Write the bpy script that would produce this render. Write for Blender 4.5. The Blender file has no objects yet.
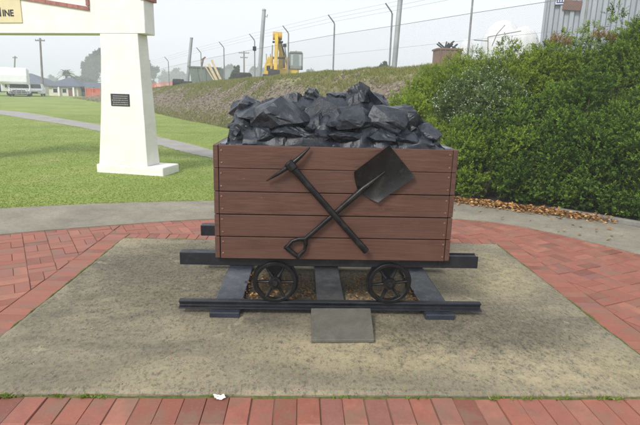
import bpy, bmesh, math, random
import numpy as np
from mathutils import Vector, Matrix, noise as mnoise

random.seed(7)
RNG = np.random.default_rng(11)
scene = bpy.context.scene
COL = scene.collection

# ------------------------------------------------------------------ camera
YAW, PITCH, ROLL, FPX = .0383, .2311, .0264, 502.4
EYE = Vector((0, 0, 1.6))
_fw = Vector((math.sin(YAW)*math.cos(PITCH), math.cos(YAW)*math.cos(PITCH), -math.sin(PITCH)))
_r = Vector((math.cos(YAW), -math.sin(YAW), 0))
_u = _r.cross(_fw)
_c, _s = math.cos(ROLL), math.sin(ROLL)
CR, CU = _c*_r + _s*_u, -_s*_r + _c*_u
cam_d = bpy.data.cameras.new('camera')
cam_d.sensor_width = 36.0
cam_d.lens = FPX/640*36.0
cam_d.clip_start = .05
cam_d.clip_end = 3000
cam = bpy.data.objects.new('camera', cam_d)
COL.objects.link(cam)
M3 = Matrix((CR, CU, -_fw)).transposed()
cam.matrix_world = Matrix.Translation(EYE) @ M3.to_4x4()
scene.camera = cam

# ------------------------------------------------------------------ world, sun, exposure
SUN_DIR = Vector((-.50, -.72, .80)).normalized()      # towards the sun
SUN_EL = math.asin(SUN_DIR.z)
SUN_ROT = math.atan2(SUN_DIR.x, SUN_DIR.y)
world = bpy.data.worlds.new('World')
scene.world = world
world.use_nodes = True
wn, wl = world.node_tree.nodes, world.node_tree.links
for n in list(wn):
    wn.remove(n)
w_out = wn.new('ShaderNodeOutputWorld')
w_bg = wn.new('ShaderNodeBackground')
w_bg.inputs['Strength'].default_value = .10
w_sky = wn.new('ShaderNodeTexSky')
w_sky.sky_type = 'NISHITA'
w_sky.sun_disc = False
w_sky.sun_elevation = SUN_EL
w_sky.sun_rotation = SUN_ROT
w_sky.dust_density = 4
w_hs = wn.new('ShaderNodeHueSaturation')
w_hs.inputs['Saturation'].default_value = .35
w_mix = wn.new('ShaderNodeMix')
w_mix.data_type = 'RGBA'
w_mix.inputs[0].default_value = .72
w_mix.inputs[7].default_value = (6.5, 6.75, 7.2, 1)       # even cloud deck
wl.new(w_sky.outputs[0], w_hs.inputs['Color'])
wl.new(w_hs.outputs[0], w_mix.inputs[6])
wl.new(w_mix.outputs[2], w_bg.inputs['Color'])
wl.new(w_bg.outputs[0], w_out.inputs['Surface'])

sun_d = bpy.data.lights.new('sun', 'SUN')
sun_d.energy = 1.5
sun_d.angle = math.radians(14)
sun_d.color = (1.0, .96, .9)
sun = bpy.data.objects.new('sun', sun_d)
COL.objects.link(sun)
sun.rotation_euler = (-SUN_DIR).to_track_quat('-Z', 'Y').to_euler()
sun.location = (0, 0, 30)

vs = scene.view_settings
vs.view_transform = 'Standard'
vs.look = 'None'
vs.gamma = 1
vs.use_curve_mapping = False
vs.exposure = .82
scene.cycles.volume_bounces = 1
scene.cycles.max_bounces = 8
scene.cycles.diffuse_bounces = 3
scene.cycles.transparent_max_bounces = 12

# ------------------------------------------------------------------ pixel rays (photo pixels, used once to place things at a real depth)
def ray(x, y):
    return _fw + CR*((x-320)/FPX) - CU*((y-212.5)/FPX)
def at_y(x, y, Y):
    d = ray(x, y)
    return EYE + d*(Y/d.y)
def project(P):
    d = Vector(P) - EYE
    z = d.dot(_fw)
    return (320 + FPX*d.dot(CR)/z, 212.5 - FPX*d.dot(CU)/z, z)

# ------------------------------------------------------------------ materials
MATS = {}
def new_mat(name):
    m = bpy.data.materials.new(name)
    m.use_nodes = True
    nt = m.node_tree
    b = nt.nodes['Principled BSDF']
    MATS[name] = m
    return m, nt, b
def node(nt, t, **kw):
    n = nt.nodes.new(t)
    for k, v in kw.items():
        setattr(n, k, v)
    return n
def coords(nt, kind='Object', scale=(1, 1, 1), rnd=False):
    tc = node(nt, 'ShaderNodeTexCoord')
    mp = node(nt, 'ShaderNodeMapping')
    mp.inputs['Scale'].default_value = scale
    src = tc.outputs[kind]
    if rnd:
        oi = node(nt, 'ShaderNodeObjectInfo')
        mul = node(nt, 'ShaderNodeMath', operation='MULTIPLY')
        mul.inputs[1].default_value = 53.0
        nt.links.new(oi.outputs['Random'], mul.inputs[0])
        add = node(nt, 'ShaderNodeVectorMath', operation='ADD')
        nt.links.new(src, add.inputs[0])
        nt.links.new(mul.outputs[0], add.inputs[1])
        src = add.outputs[0]
    nt.links.new(src, mp.inputs[0])
    return mp.outputs[0]
def noise(nt, vec, scale, detail=5, rough=.6, dist=0):
    n = node(nt, 'ShaderNodeTexNoise')
    n.inputs['Scale'].default_value = scale
    n.inputs['Detail'].default_value = detail
    n.inputs['Roughness'].default_value = rough
    n.inputs['Distortion'].default_value = dist
    nt.links.new(vec, n.inputs['Vector'])
    return n.outputs['Fac']
def ramp(nt, fac, stops):
    r = node(nt, 'ShaderNodeValToRGB')
    cr = r.color_ramp
    while len(cr.elements) < len(stops):
        cr.elements.new(.5)
    for e, (p, c) in zip(cr.elements, stops):
        e.position = p
        e.color = (*c, 1) if len(c) == 3 else c
    nt.links.new(fac, r.inputs[0])
    return r.outputs[0]
def mix(nt, fac, a, b, blend='MIX'):
    m = node(nt, 'ShaderNodeMix', data_type='RGBA', blend_type=blend)
    for i, v in ((0, fac), (6, a), (7, b)):
        if isinstance(v, (int, float)):
            m.inputs[i].default_value = v
        elif isinstance(v, tuple):
            m.inputs[i].default_value = (*v, 1)
        else:
            nt.links.new(v, m.inputs[i])
    return m.outputs[2]
def mix_f(nt, f, k):
    m_ = node(nt, 'ShaderNodeMath', operation='MULTIPLY'); m_.inputs[1].default_value = k
    nt.links.new(f, m_.inputs[0])
    return m_.outputs[0]
def mul_f(nt, x, y):
    m_ = node(nt, 'ShaderNodeMath', operation='MULTIPLY')
    nt.links.new(x, m_.inputs[0]); nt.links.new(y, m_.inputs[1])
    return m_.outputs[0]
def g(v):
    return (v, v, v)
def bump(nt, b, h, strength, dist=.01):
    bp = node(nt, 'ShaderNodeBump')
    bp.inputs['Strength'].default_value = strength
    bp.inputs['Distance'].default_value = dist
    nt.links.new(h, bp.inputs['Height'])
    nt.links.new(bp.outputs[0], b.inputs['Normal'])
def orand(nt):
    return node(nt, 'ShaderNodeObjectInfo').outputs['Random']
def attr(nt, name):
    a = node(nt, 'ShaderNodeAttribute', attribute_name=name)
    return a.outputs['Fac']

def simple(name, col, rough=.6, metal=0, var=.25, scale=8, bmp=.15, bdist=.004, rnd=True):
    """one-colour paint, metal or plastic with wear: noise in tone, roughness and fine relief"""
    m, nt, b = new_mat(name)
    v = coords(nt, rnd=rnd)
    n1 = noise(nt, v, scale, 6, .65)
    lo = tuple(c*(1-var) for c in col)
    hi = tuple(min(1, c*(1+var)) for c in col)
    c = ramp(nt, n1, [(.3, lo), (.7, hi)])
    nt.links.new(c, b.inputs['Base Color'])
    r = ramp(nt, noise(nt, v, scale*2.3, 4), [(.3, g(max(.05, rough-.1))), (.7, g(min(1, rough+.12)))])
    nt.links.new(r, b.inputs['Roughness'])
    b.inputs['Metallic'].default_value = metal
    if bmp:
        bump(nt, b, noise(nt, v, scale*7, 5), bmp, bdist)
    return m

def mk_materials():
    # painted timber of the cart: grain along local X
    m, nt, b = new_mat('plank_paint')
    v = coords(nt, scale=(1.0, 14, 14), rnd=True)
    grain = noise(nt, v, 3.2, 7, .7, .6)
    v2 = coords(nt, rnd=True)
    blot = noise(nt, v2, 3.0, 5, .6)
    c = ramp(nt, grain, [(.28, (.036, .014, .009)), (.45, (.078, .031, .019)), (.58, (.102, .042, .027)), (.76, (.150, .070, .048))])
    c = mix(nt, ramp(nt, blot, [(.45, g(0)), (.72, g(.5))]), c, (.135, .070, .048))
    r_ = orand(nt)
    c = mix(nt, ramp(nt, r_, [(0, g(0)), (1, g(.6))]), c, (.085, .038, .027))
    streak = noise(nt, coords(nt, scale=(9, 9, 1.2)), 4, 5, .7)
    c = mix(nt, ramp(nt, streak, [(.58, g(0)), (.74, g(.3))]), c, (.09, .042, .03))
    chip = noise(nt, coords(nt, scale=(1, 3, 3), rnd=True), 9, 7, .8)
    c = mix(nt, ramp(nt, chip, [(.64, g(0)), (.70, g(.75))]), c, (.20, .135, .10))
    knot = noise(nt, coords(nt, scale=(1.2, 2.5, 2.5), rnd=True), 5.5, 3, .5)
    c = mix(nt, ramp(nt, knot, [(.68, g(0)), (.76, g(.6))]), c, (.055, .028, .02))
    nt.links.new(c, b.inputs['Base Color'])
    nt.links.new(ramp(nt, grain, [(.3, g(.5)), (.7, g(.68))]), b.inputs['Roughness'])
    bump(nt, b, grain, .6, .005)
    # bricks
    m, nt, b = new_mat('brick')
    v = coords(nt, rnd=True)
    rn = orand(nt)
    c = ramp(nt, rn, [(0, (.175, .066, .045)), (.2, (.27, .092, .056)), (.45, (.335, .122, .078)), (.7, (.295, .104, .074)), (.85, (.37, .155, .10)), (1, (.22, .095, .078))])
    n1 = noise(nt, v, 14, 6, .7)
    c = mix(nt, ramp(nt, n1, [(.35, g(.5)), (.65, g(0))]), c, (.20, .065, .05))
    n2 = noise(nt, v, 60, 4, .7)
    c = mix(nt, ramp(nt, n2, [(.55, g(0)), (.75, g(.35))]), c, (.42, .22, .17))
    st = noise(nt, v, 5, 5, .6)
    c = mix(nt, ramp(nt, st, [(.48, g(0)), (.64, g(.6))]), c, (.19, .125, .085))
    nt.links.new(c, b.inputs['Base Color'])
    nt.links.new(ramp(nt, n1, [(.3, g(.55)), (.7, g(.8))]), b.inputs['Roughness'])
    bump(nt, b, n2, .5, .003)
    # joints: sand and moss
    m, nt, b = new_mat('joint_sand')
    v = coords(nt)
    c = ramp(nt, noise(nt, v, 3.5, 6, .7), [(.40, (.17, .085, .062)), (.54, (.19, .11, .075)), (.63, (.13, .115, .045)), (.74, (.11, .12, .03))])
    nt.links.new(c, b.inputs['Base Color'])
    b.inputs['Roughness'].default_value = .95
    bump(nt, b, noise(nt, v, 90, 4), .6, .004)
    # old pad concrete: sandy, dark lichen crust, exposed aggregate
    m, nt, b = new_mat('pad_concrete')
    v = coords(nt)
    vs_ = coords(nt, scale=(.8, 1.35, 1))
    big = noise(nt, vs_, 1.15, 8, .68, .5)
    mid = noise(nt, v, 9, 8, .8)
    fine = noise(nt, v, 75, 5, .85)
    fleck = noise(nt, coords(nt, scale=(1.15, .75, 1)), 34, 9, .86, .2)
    def patch(cx, cy, rx, ry):
        mp = node(nt, 'ShaderNodeMapping'); nt.links.new(v, mp.inputs[0])
        mp.inputs['Location'].default_value = (-cx/rx, -cy/ry, 0)
        mp.inputs['Scale'].default_value = (1/rx, 1/ry, 0)
        ln = node(nt, 'ShaderNodeVectorMath', operation='LENGTH'); nt.links.new(mp.outputs[0], ln.inputs[0])
        wob = node(nt, 'ShaderNodeMath', operation='MULTIPLY_ADD'); nt.links.new(big, wob.inputs[0]); wob.inputs[1].default_value = 1.6
        nt.links.new(ln.outputs['Value'], wob.inputs[2])
        return ramp_s(wob.outputs[0])
    def ramp_s(x):
        mr = node(nt, 'ShaderNodeMapRange'); mr.inputs[1].default_value = 1.25; mr.inputs[2].default_value = 2.1
        mr.inputs[3].default_value = 1; mr.inputs[4].default_value = 0
        mr.interpolation_type = 'SMOOTHSTEP'
        nt.links.new(x, mr.inputs[0]); return mr.outputs[0]
    def vmax(x, y):
        m_ = node(nt, 'ShaderNodeMath', operation='MAXIMUM'); nt.links.new(x, m_.inputs[0]); nt.links.new(y, m_.inputs[1]); return m_.outputs[0]
    dark = vmax(patch(-1.05, 4.35, 1.15, 1.15), patch(1.30, 3.30, .95, .42))
    sand = vmax(patch(.55, 2.95, .85, .28), patch(1.55, 2.75, .7, .28))
    sand = vmax(sand, patch(1.7, 4.5, .45, .7))
    c = ramp(nt, big, [(.33, (.15, .132, .092)), (.5, (.235, .205, .138)), (.66, (.32, .275, .178))])
    c = mix(nt, mul_f(nt, mix_f(nt, sand, .85), ramp(nt, mid, [(.40, g(1)), (.60, g(.25))])), c, (.40, .335, .20))
    c = mix(nt, mul_f(nt, mix_f(nt, dark, .7), ramp(nt, mid, [(.34, g(.35)), (.58, g(1))])), c, (.088, .078, .053))
    # crust of lichen specks, thicker where the slab stays damp
    crust = node(nt, 'ShaderNodeMath', operation='MULTIPLY_ADD')
    nt.links.new(dark, crust.inputs[0]); crust.inputs[1].default_value = .5
    nt.links.new(ramp(nt, mid, [(.40, g(.25)), (.56, g(1))]), crust.inputs[2])
    spk = node(nt, 'ShaderNodeMath', operation='MULTIPLY')
    nt.links.new(crust.outputs[0], spk.inputs[0])
    nt.links.new(ramp(nt, fleck, [(.49, g(0)), (.57, g(.75))]), spk.inputs[1])
    c = mix(nt, spk.outputs[0], c, (.055, .05, .038))
    vo = node(nt, 'ShaderNodeTexVoronoi')
    vo.inputs['Scale'].default_value = 95
    nt.links.new(v, vo.inputs['Vector'])
    c = mix(nt, ramp(nt, vo.outputs['Distance'], [(.10, g(.85)), (.34, g(0))]), c, vo.outputs['Color'], 'OVERLAY')
    pale = noise(nt, v, 2.9, 7, .75, 1.2)
    c = mix(nt, ramp(nt, fleck, [(.34, g(.5)), (.43, g(0))]), c, (.38, .335, .235))
    c = mix(nt, ramp(nt, pale, [(.60, g(0)), (.68, g(.6))]), c, (.42, .36, .235))
    moss = noise(nt, v, 1.7, 6, .7)
    c = mix(nt, ramp(nt, moss, [(.55, g(0)), (.72, g(.4))]), c, (.115, .115, .045))
    nt.links.new(c, b.inputs['Base Color'])
    b.inputs['Roughness'].default_value = .9
    hb = mix(nt, .5, fleck, fine)
    bump(nt, b, hb, .6, .005)
    # concrete path
    m, nt, b = new_mat('path_concrete')
    v = coords(nt)
    c = ramp(nt, noise(nt, v, 1.6, 7, .7), [(.3, (.165, .15, .115)), (.55, (.255, .235, .18)), (.75, (.33, .305, .235))])
    f2 = noise(nt, v, 34, 8, .88)
    c = mix(nt, ramp(nt, f2, [(.5, g(0)), (.60, g(.6))]), c, (.11, .10, .08))
    st = noise(nt, coords(nt, scale=(1, 1.6, 1)), 4.5, 7, .75, .6)
    c = mix(nt, ramp(nt, st, [(.54, g(0)), (.72, g(.5))]), c, (.13, .125, .10))
    nt.links.new(c, b.inputs['Base Color'])
    b.inputs['Roughness'].default_value = .9
    bump(nt, b, f2, .5, .004)
    # garden path far
    simple('far_path', (.30, .285, .26), .9, 0, .18, 1.2, .3, .01, False)
    # lawn soil/grass base
    m, nt, b = new_mat('lawn')
    v = coords(nt)
    a = noise(nt, v, .35, 6, .65)
    d = noise(nt, v, 14, 5, .75)
    c = ramp(nt, a, [(.3, (.15, .22, .036)), (.5, (.21, .285, .052)), (.68, (.285, .33, .08))])
    c = mix(nt, ramp(nt, d, [(.35, g(.55)), (.6, g(0))]), c, (.145, .20, .036))
    dry = noise(nt, v, .9, 8, .78)
    c = mix(nt, ramp(nt, dry, [(.52, g(0)), (.68, g(.6))]), c, (.36, .33, .14))
    nt.links.new(c, b.inputs['Base Color'])
    b.inputs['Roughness'].default_value = .95
    bump(nt, b, d, .7, .03)
    # bank: gravelly soil low, grass high (bank height stored per vertex)
    m, nt, b = new_mat('bank_soil')
    v = coords(nt)
    s = attr(nt, 'rise')
    st = noise(nt, v, 7, 6, .75)
    soil = ramp(nt, st, [(.3, (.11, .085, .058)), (.5, (.185, .15, .105)), (.7, (.265, .22, .16))])
    gn = noise(nt, v, 2.0, 6, .7)
    grass = ramp(nt, gn, [(.3, (.14, .17, .045)), (.5, (.22, .24, .075)), (.68, (.30, .25, .12))])
    ad = node(nt, 'ShaderNodeMath', operation='ADD')
    nn = noise(nt, v, .9, 6, .75)
    sc = node(nt, 'ShaderNodeMath', operation='MULTIPLY_ADD')
    nt.links.new(nn, sc.inputs[0]); sc.inputs[1].default_value = .8; sc.inputs[2].default_value = -.4
    nt.links.new(s, ad.inputs[0]); nt.links.new(sc.outputs[0], ad.inputs[1])
    c = mix(nt, ramp(nt, ad.outputs[0], [(.56, g(0)), (.78, g(1))]), soil, grass)
    nt.links.new(c, b.inputs['Base Color'])
    b.inputs['Roughness'].default_value = .95
    bump(nt, b, st, .8, .08)
    # stones on the bank
    m, nt, b = new_mat('bank_stone')
    c = ramp(nt, attr(nt, 'rnd'), [(0, (.10, .08, .056)), (.5, (.18, .145, .108)), (1, (.28, .235, .185))])
    nt.links.new(c, b.inputs['Base Color'])
    b.inputs['Roughness'].default_value = .9
    m, nt, b = new_mat('grit_stone')
    c = ramp(nt, attr(nt, 'rnd'), [(0, (.06, .05, .038)), (.45, (.16, .14, .10)), (.8, (.32, .28, .20)), (1, (.48, .43, .33))])
    nt.links.new(c, b.inputs['Base Color'])
    b.inputs['Roughness'].default_value = .85
    # foliage, per-leaf tone
    def leaf(name, stops, rough=.55, trans=.34, spec=.18):
        m, nt, b = new_mat(name)
        c = ramp(nt, attr(nt, 'rnd'), stops)
        nt.links.new(c, b.inputs['Base Color'])
        b.inputs['Roughness'].default_value = rough
        b.inputs['Specular IOR Level'].default_value = spec
        tr = node(nt, 'ShaderNodeBsdfTranslucent')
        nt.links.new(c, tr.inputs['Color'])
        ms = node(nt, 'ShaderNodeMixShader')
        ms.inputs[0].default_value = trans
        nt.links.new(b.outputs[0], ms.inputs[1]); nt.links.new(tr.outputs[0], ms.inputs[2])
        nt.links.new(ms.outputs[0], nt.nodes['Material Output'].inputs['Surface'])
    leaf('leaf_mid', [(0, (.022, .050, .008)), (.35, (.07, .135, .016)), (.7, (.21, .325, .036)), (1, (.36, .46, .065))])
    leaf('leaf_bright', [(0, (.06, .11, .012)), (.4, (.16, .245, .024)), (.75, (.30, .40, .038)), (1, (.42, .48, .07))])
    leaf('leaf_dark', [(0, (.014, .034, .006)), (.35, (.045, .098, .014)), (.7, (.16, .275, .036)), (1, (.30, .41, .065))])  # low stops deepened: shade of the hedge hollows painted into the leaf colour
    leaf('leaf_greyish', [(0, (.055, .10, .026)), (.5, (.12, .19, .05)), (1, (.22, .30, .09))])
    leaf('leaf_dead', [(0, (.16, .07, .028)), (.4, (.34, .17, .06)), (.75, (.50, .28, .10)), (1, (.60, .40, .18))], .6, .15)
    leaf('leaf_twig_brown', [(0, (.16, .085, .04)), (.6, (.27, .15, .07)), (1, (.33, .20, .10))], .7, .2)
    leaf('grass_blade', [(0, (.165, .245, .042)), (.45, (.205, .29, .052)), (.9, (.25, .325, .07)), (1, (.34, .34, .13))], .6, .35, .2)
    leaf('grass_bank', [(0, (.14, .18, .04)), (.5, (.23, .27, .07)), (.8, (.34, .31, .13)), (1, (.42, .32, .17))], .7, .3, .2)
    leaf('petal', [(0, (.65, .66, .58)), (1, (.85, .85, .8))], .6, .3)
    leaf('far_leaf', [(0, (.03, .06, .028)), (.5, (.055, .09, .04)), (1, (.09, .13, .06))], .7, .15, .2)
    simple('bed_soil', (.060, .044, .030), .95, 0, .45, 9, .8, .02, False)
    simple('bark', (.10, .075, .055), .9, 0, .35, 9, .5, .01)
    simple('moss', (.085, .105, .022), .95, 0, .45, 25, .6, .006, False)
    # metals and paints
    simple('black_steel', (.006, .006, .007), .36, .0, .4, 14, .25, .002)
    simple('iron_grey', (.014, .016, .021), .40, .0, .35, 9, .3, .003)
    simple('sleeper_paint', (.024, .029, .042), .30, .0, .3, 6, .25, .003)
    simple('sleeper_bare', (.055, .054, .052), .5, .0, .35, 7, .4, .004)
    simple('liner_metal', (.20, .215, .25), .4, .3, .2, 6, .1, .002)
    simple('screw_steel', (.22, .11, .07), .5, .4, .4, 60, 0)
    simple('fence_steel', (.25, .255, .26), .6, .4, .25, 5, .1, .003)
    simple('pole_steel', (.34, .36, .375), .6, .3, .2, 1.5, .1, .003)
    simple('pole_wood', (.19, .165, .145), .9, 0, .25, 2, .3, .01)
    simple('yellow_paint', (.66, .45, .05), .45, 0, .2, 2, .1, .004)
    simple('yellow_dirty', (.50, .31, .05), .6, 0, .35, 3, .2, .006)
    simple('dark_rubber', (.018, .018, .019), .75, 0, .3, 6, .3, .006)
    simple('cab_grey', (.20, .225, .21), .55, 0, .2, 3, .1, .003)
    simple('skip_green', (.16, .20, .17), .6, .1, .25, 1.5, .2, .006)
    simple('timber_pale', (.48, .38, .22), .75, 0, .2, 4, .2, .004)
    simple('rust_brown', (.21, .12, .085), .8, .1, .3, 3, .3, .006)
    simple('white_sheet', (.68, .69, .70), .6, 0, .12, 3, .15, .01)
    simple('vehicle_white', (.80, .80, .80), .3, 0, .04, 2, 0)
    simple('house_wall', (.62, .58, .48), .85, 0, .1, 1.5, .2, .01)
    simple('house_roof', (.105, .12, .16), .7, 0, .15, 2, .2, .01)
    simple('shed_grey', (.18, .195, .20), .7, 0, .15, 2, .1, .01)
    simple('window_dark', (.02, .024, .03), .12, 0, .2, 2, 0)
    simple('sign_cream', (.66, .57, .36), .6, 0, .06, 4, .1, .002)
    simple('sign_ink', (.018, .018, .03), .6, 0, .2, 10, 0)
    simple('sign_blue', (.03, .06, .26), .45, 0, .15, 6, 0)
    simple('sign_brown', (.13, .06, .045), .6, 0, .25, 8, .1, .002)
    simple('red_trim', (.33, .135, .12), .7, 0, .3, 9, .2, .003)
    simple('plate_bronze', (.045, .045, .048), .45, .3, .3, 20, .2, .002)
    simple('plate_letters', (.35, .35, .34), .5, .4, .2, 20, 0)
    simple('paper', (.80, .80, .78), .8, 0, .05, 10, .1, .002)
    simple('lamp_glass', (.75, .75, .72), .1, 0, .05, 10, 0)
    simple('kerb_concrete', (.19, .185, .165), .9, 0, .3, 5, .5, .005, False)
    simple('red_paint', (.40, .06, .04), .5, 0, .2, 5, 0)
    # glass of the excavator cab
    m, nt, b = new_mat('cab_glass')
    b.inputs['Base Color'].default_value = (.36, .42, .42, 1)
    b.inputs['Roughness'].default_value = .08
    b.inputs['Alpha'].default_value = .5
    # coal
    m, nt, b = new_mat('coal')
    v = coords(nt, rnd=True)
    n1 = noise(nt, v, 6, 7, .7)
    n2 = noise(nt, v, 38, 6, .75)
    c = ramp(nt, n1, [(.3, (.008, .010, .014)), (.55, (.018, .023, .033)), (.75, (.036, .043, .058))])
    c = mix(nt, ramp(nt, n2, [(.56, g(0)), (.74, g(.45))]), c, (.10, .10, .10))
    dust = noise(nt, v, 11, 7, .75, .8)
    c = mix(nt, ramp(nt, dust, [(.60, g(0)), (.74, g(.4))]), c, (.12, .105, .085))
    nt.links.new(c, b.inputs['Base Color'])
    nt.links.new(ramp(nt, n1, [(.3, g(.20)), (.7, g(.36))]), b.inputs['Roughness'])
    bump(nt, b, mix(nt, .4, n1, n2), .6, .014)
    # painted masonry of the monument: courses only a few pixels high
    m, nt, b = new_mat('painted_brick')
    v = coords(nt)
    sw = node(nt, 'ShaderNodeSeparateXYZ'); nt.links.new(v, sw.inputs[0])
    cb = node(nt, 'ShaderNodeCombineXYZ')
    ad = node(nt, 'ShaderNodeMath', operation='ADD')
    nt.links.new(sw.outputs[0], ad.inputs[0]); nt.links.new(sw.outputs[1], ad.inputs[1])
    nt.links.new(ad.outputs[0], cb.inputs[0]); nt.links.new(sw.outputs[2], cb.inputs[1])
    bt = node(nt, 'ShaderNodeTexBrick')
    bt.inputs['Scale'].default_value = 1
    bt.inputs['Brick Width'].default_value = .24
    bt.inputs['Row Height'].default_value = .086
    bt.inputs['Mortar Size'].default_value = .008
    bt.inputs['Mortar Smooth'].default_value = .5
    nt.links.new(cb.outputs[0], bt.inputs['Vector'])
    n1 = noise(nt, v, 3, 6, .7)
    c = ramp(nt, n1, [(.3, (.72, .71, .66)), (.65, (.82, .81, .77))])
    nt.links.new(c, b.inputs['Base Color'])
    b.inputs['Roughness'].default_value = .6
    inv = node(nt, 'ShaderNodeMath', operation='SUBTRACT'); inv.inputs[0].default_value = 1
    nt.links.new(bt.outputs['Fac'], inv.inputs[1])
    bump(nt, b, inv.outputs[0], .22, .005)
    # grey slab plaque, worn lines across
    m, nt, b = new_mat('slab_grey')
    v = coords(nt, scale=(1, 1, 1))
    n1 = noise(nt, v, 7, 8, .75)
    n2 = noise(nt, v, 60, 7, .8)
    ln = noise(nt, coords(nt, scale=(9, 42, 1)), 2.2, 3, .6)
    c = ramp(nt, n1, [(.3, (.085, .080, .066)), (.6, (.135, .128, .105)), (.8, (.175, .165, .135))])
    c = mix(nt, ramp(nt, n2, [(.5, g(0)), (.62, g(.45))]), c, (.07, .066, .053))
    c = mix(nt, ramp(nt, ln, [(.52, g(0)), (.60, g(.25))]), c, (.07, .068, .06))
    nt.links.new(c, b.inputs['Base Color'])
    b.inputs['Roughness'].default_value = .6
    bump(nt, b, n2, .4, .004)
    # ribbed cladding
    simple('cladding', (.30, .33, .37), .5, .25, .12, 1.2, .05, .003)
    # nets
    def net(name, col, pitch, wire, metal):
        m, nt, b = new_mat(name)
        b.inputs['Base Color'].default_value = (*col, 1)
        b.inputs['Metallic'].default_value = metal
        b.inputs['Roughness'].default_value = .6
        tc = node(nt, 'ShaderNodeTexCoord')
        sp = node(nt, 'ShaderNodeSeparateXYZ')
        nt.links.new(tc.outputs['UV'], sp.inputs[0])
        outs = []
        for sgn in (1, -1):
            ma = node(nt, 'ShaderNodeMath', operation='MULTIPLY_ADD')
            nt.links.new(sp.outputs[1], ma.inputs[0]); ma.inputs[1].default_value = sgn
            nt.links.new(sp.outputs[0], ma.inputs[2])
            dv = node(nt, 'ShaderNodeMath', operation='DIVIDE'); dv.inputs[1].default_value = pitch
            nt.links.new(ma.outputs[0], dv.inputs[0])
            fr = node(nt, 'ShaderNodeMath', operation='FRACT'); nt.links.new(dv.outputs[0], fr.inputs[0])
            lt = node(nt, 'ShaderNodeMath', operation='LESS_THAN'); lt.inputs[1].default_value = wire
            nt.links.new(fr.outputs[0], lt.inputs[0]); outs.append(lt)
        mx = node(nt, 'ShaderNodeMath', operation='MAXIMUM')
        nt.links.new(outs[0].outputs[0], mx.inputs[0]); nt.links.new(outs[1].outputs[0], mx.inputs[1])
        nt.links.new(mx.outputs[0], b.inputs['Alpha'])
    net('chain_link', (.30, .31, .32), .065, .06, .3)
    net('orange_net', (.75, .13, .04), .12, .30, 0)
mk_materials()
for m_ in ('black_steel', 'iron_grey', 'sleeper_paint'):
    nt_ = MATS[m_].node_tree
    b_ = nt_.nodes['Principled BSDF']
    src_ = b_.inputs['Base Color'].links[0].from_socket
    sp_n = noise(nt_, coords(nt_), 42, 8, .82)
    c_ = mix(nt_, ramp(nt_, sp_n, [(.60, g(0)), (.68, g(.55))]), src_, (.10, .055, .032))
    du_n = noise(nt_, coords(nt_), 7, 8, .75)
    c_ = mix(nt_, ramp(nt_, du_n, [(.52, g(0)), (.72, g(.35))]), c_, (.085, .078, .066))
    nt_.links.new(c_, b_.inputs['Base Color'])
for m_ in ('black_steel', 'iron_grey'):
    MATS[m_].node_tree.nodes['Principled BSDF'].inputs['Specular IOR Level'].default_value = .3

# ------------------------------------------------------------------ mesh helpers
WORLD = {}                      # object -> world position of its origin
def frame(loc=(0, 0, 0), rz=0):
    return Matrix.Translation(Vector(loc)) @ Matrix.Rotation(rz, 4, 'Z')
def tag(o, label=None, cat=None, group=None, kind=None):
    if label: o['label'] = label
    if cat: o['category'] = cat
    if group: o['group'] = group
    if kind: o['kind'] = kind
    return o
def thing(name, label, cat, loc=(0, 0, 0), group=None):
    o = bpy.data.objects.new(name, None)
    o.empty_display_size = .1
    COL.objects.link(o)
    o.location = loc
    WORLD[o] = Vector(loc)
    return tag(o, label, cat, group)
def link(name, me, parent, origin, mat, smooth=False):
    if mat and not me.materials:
        me.materials.append(MATS[mat])
    o = bpy.data.objects.new(name, me)
    COL.objects.link(o)
    WORLD[o] = Vector(origin)
    if parent is not None:
        o.parent = parent
        o.location = Vector(origin) - WORLD[parent]
    else:
        o.location = origin
    if smooth:
        me.shade_smooth()
    return o
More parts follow.
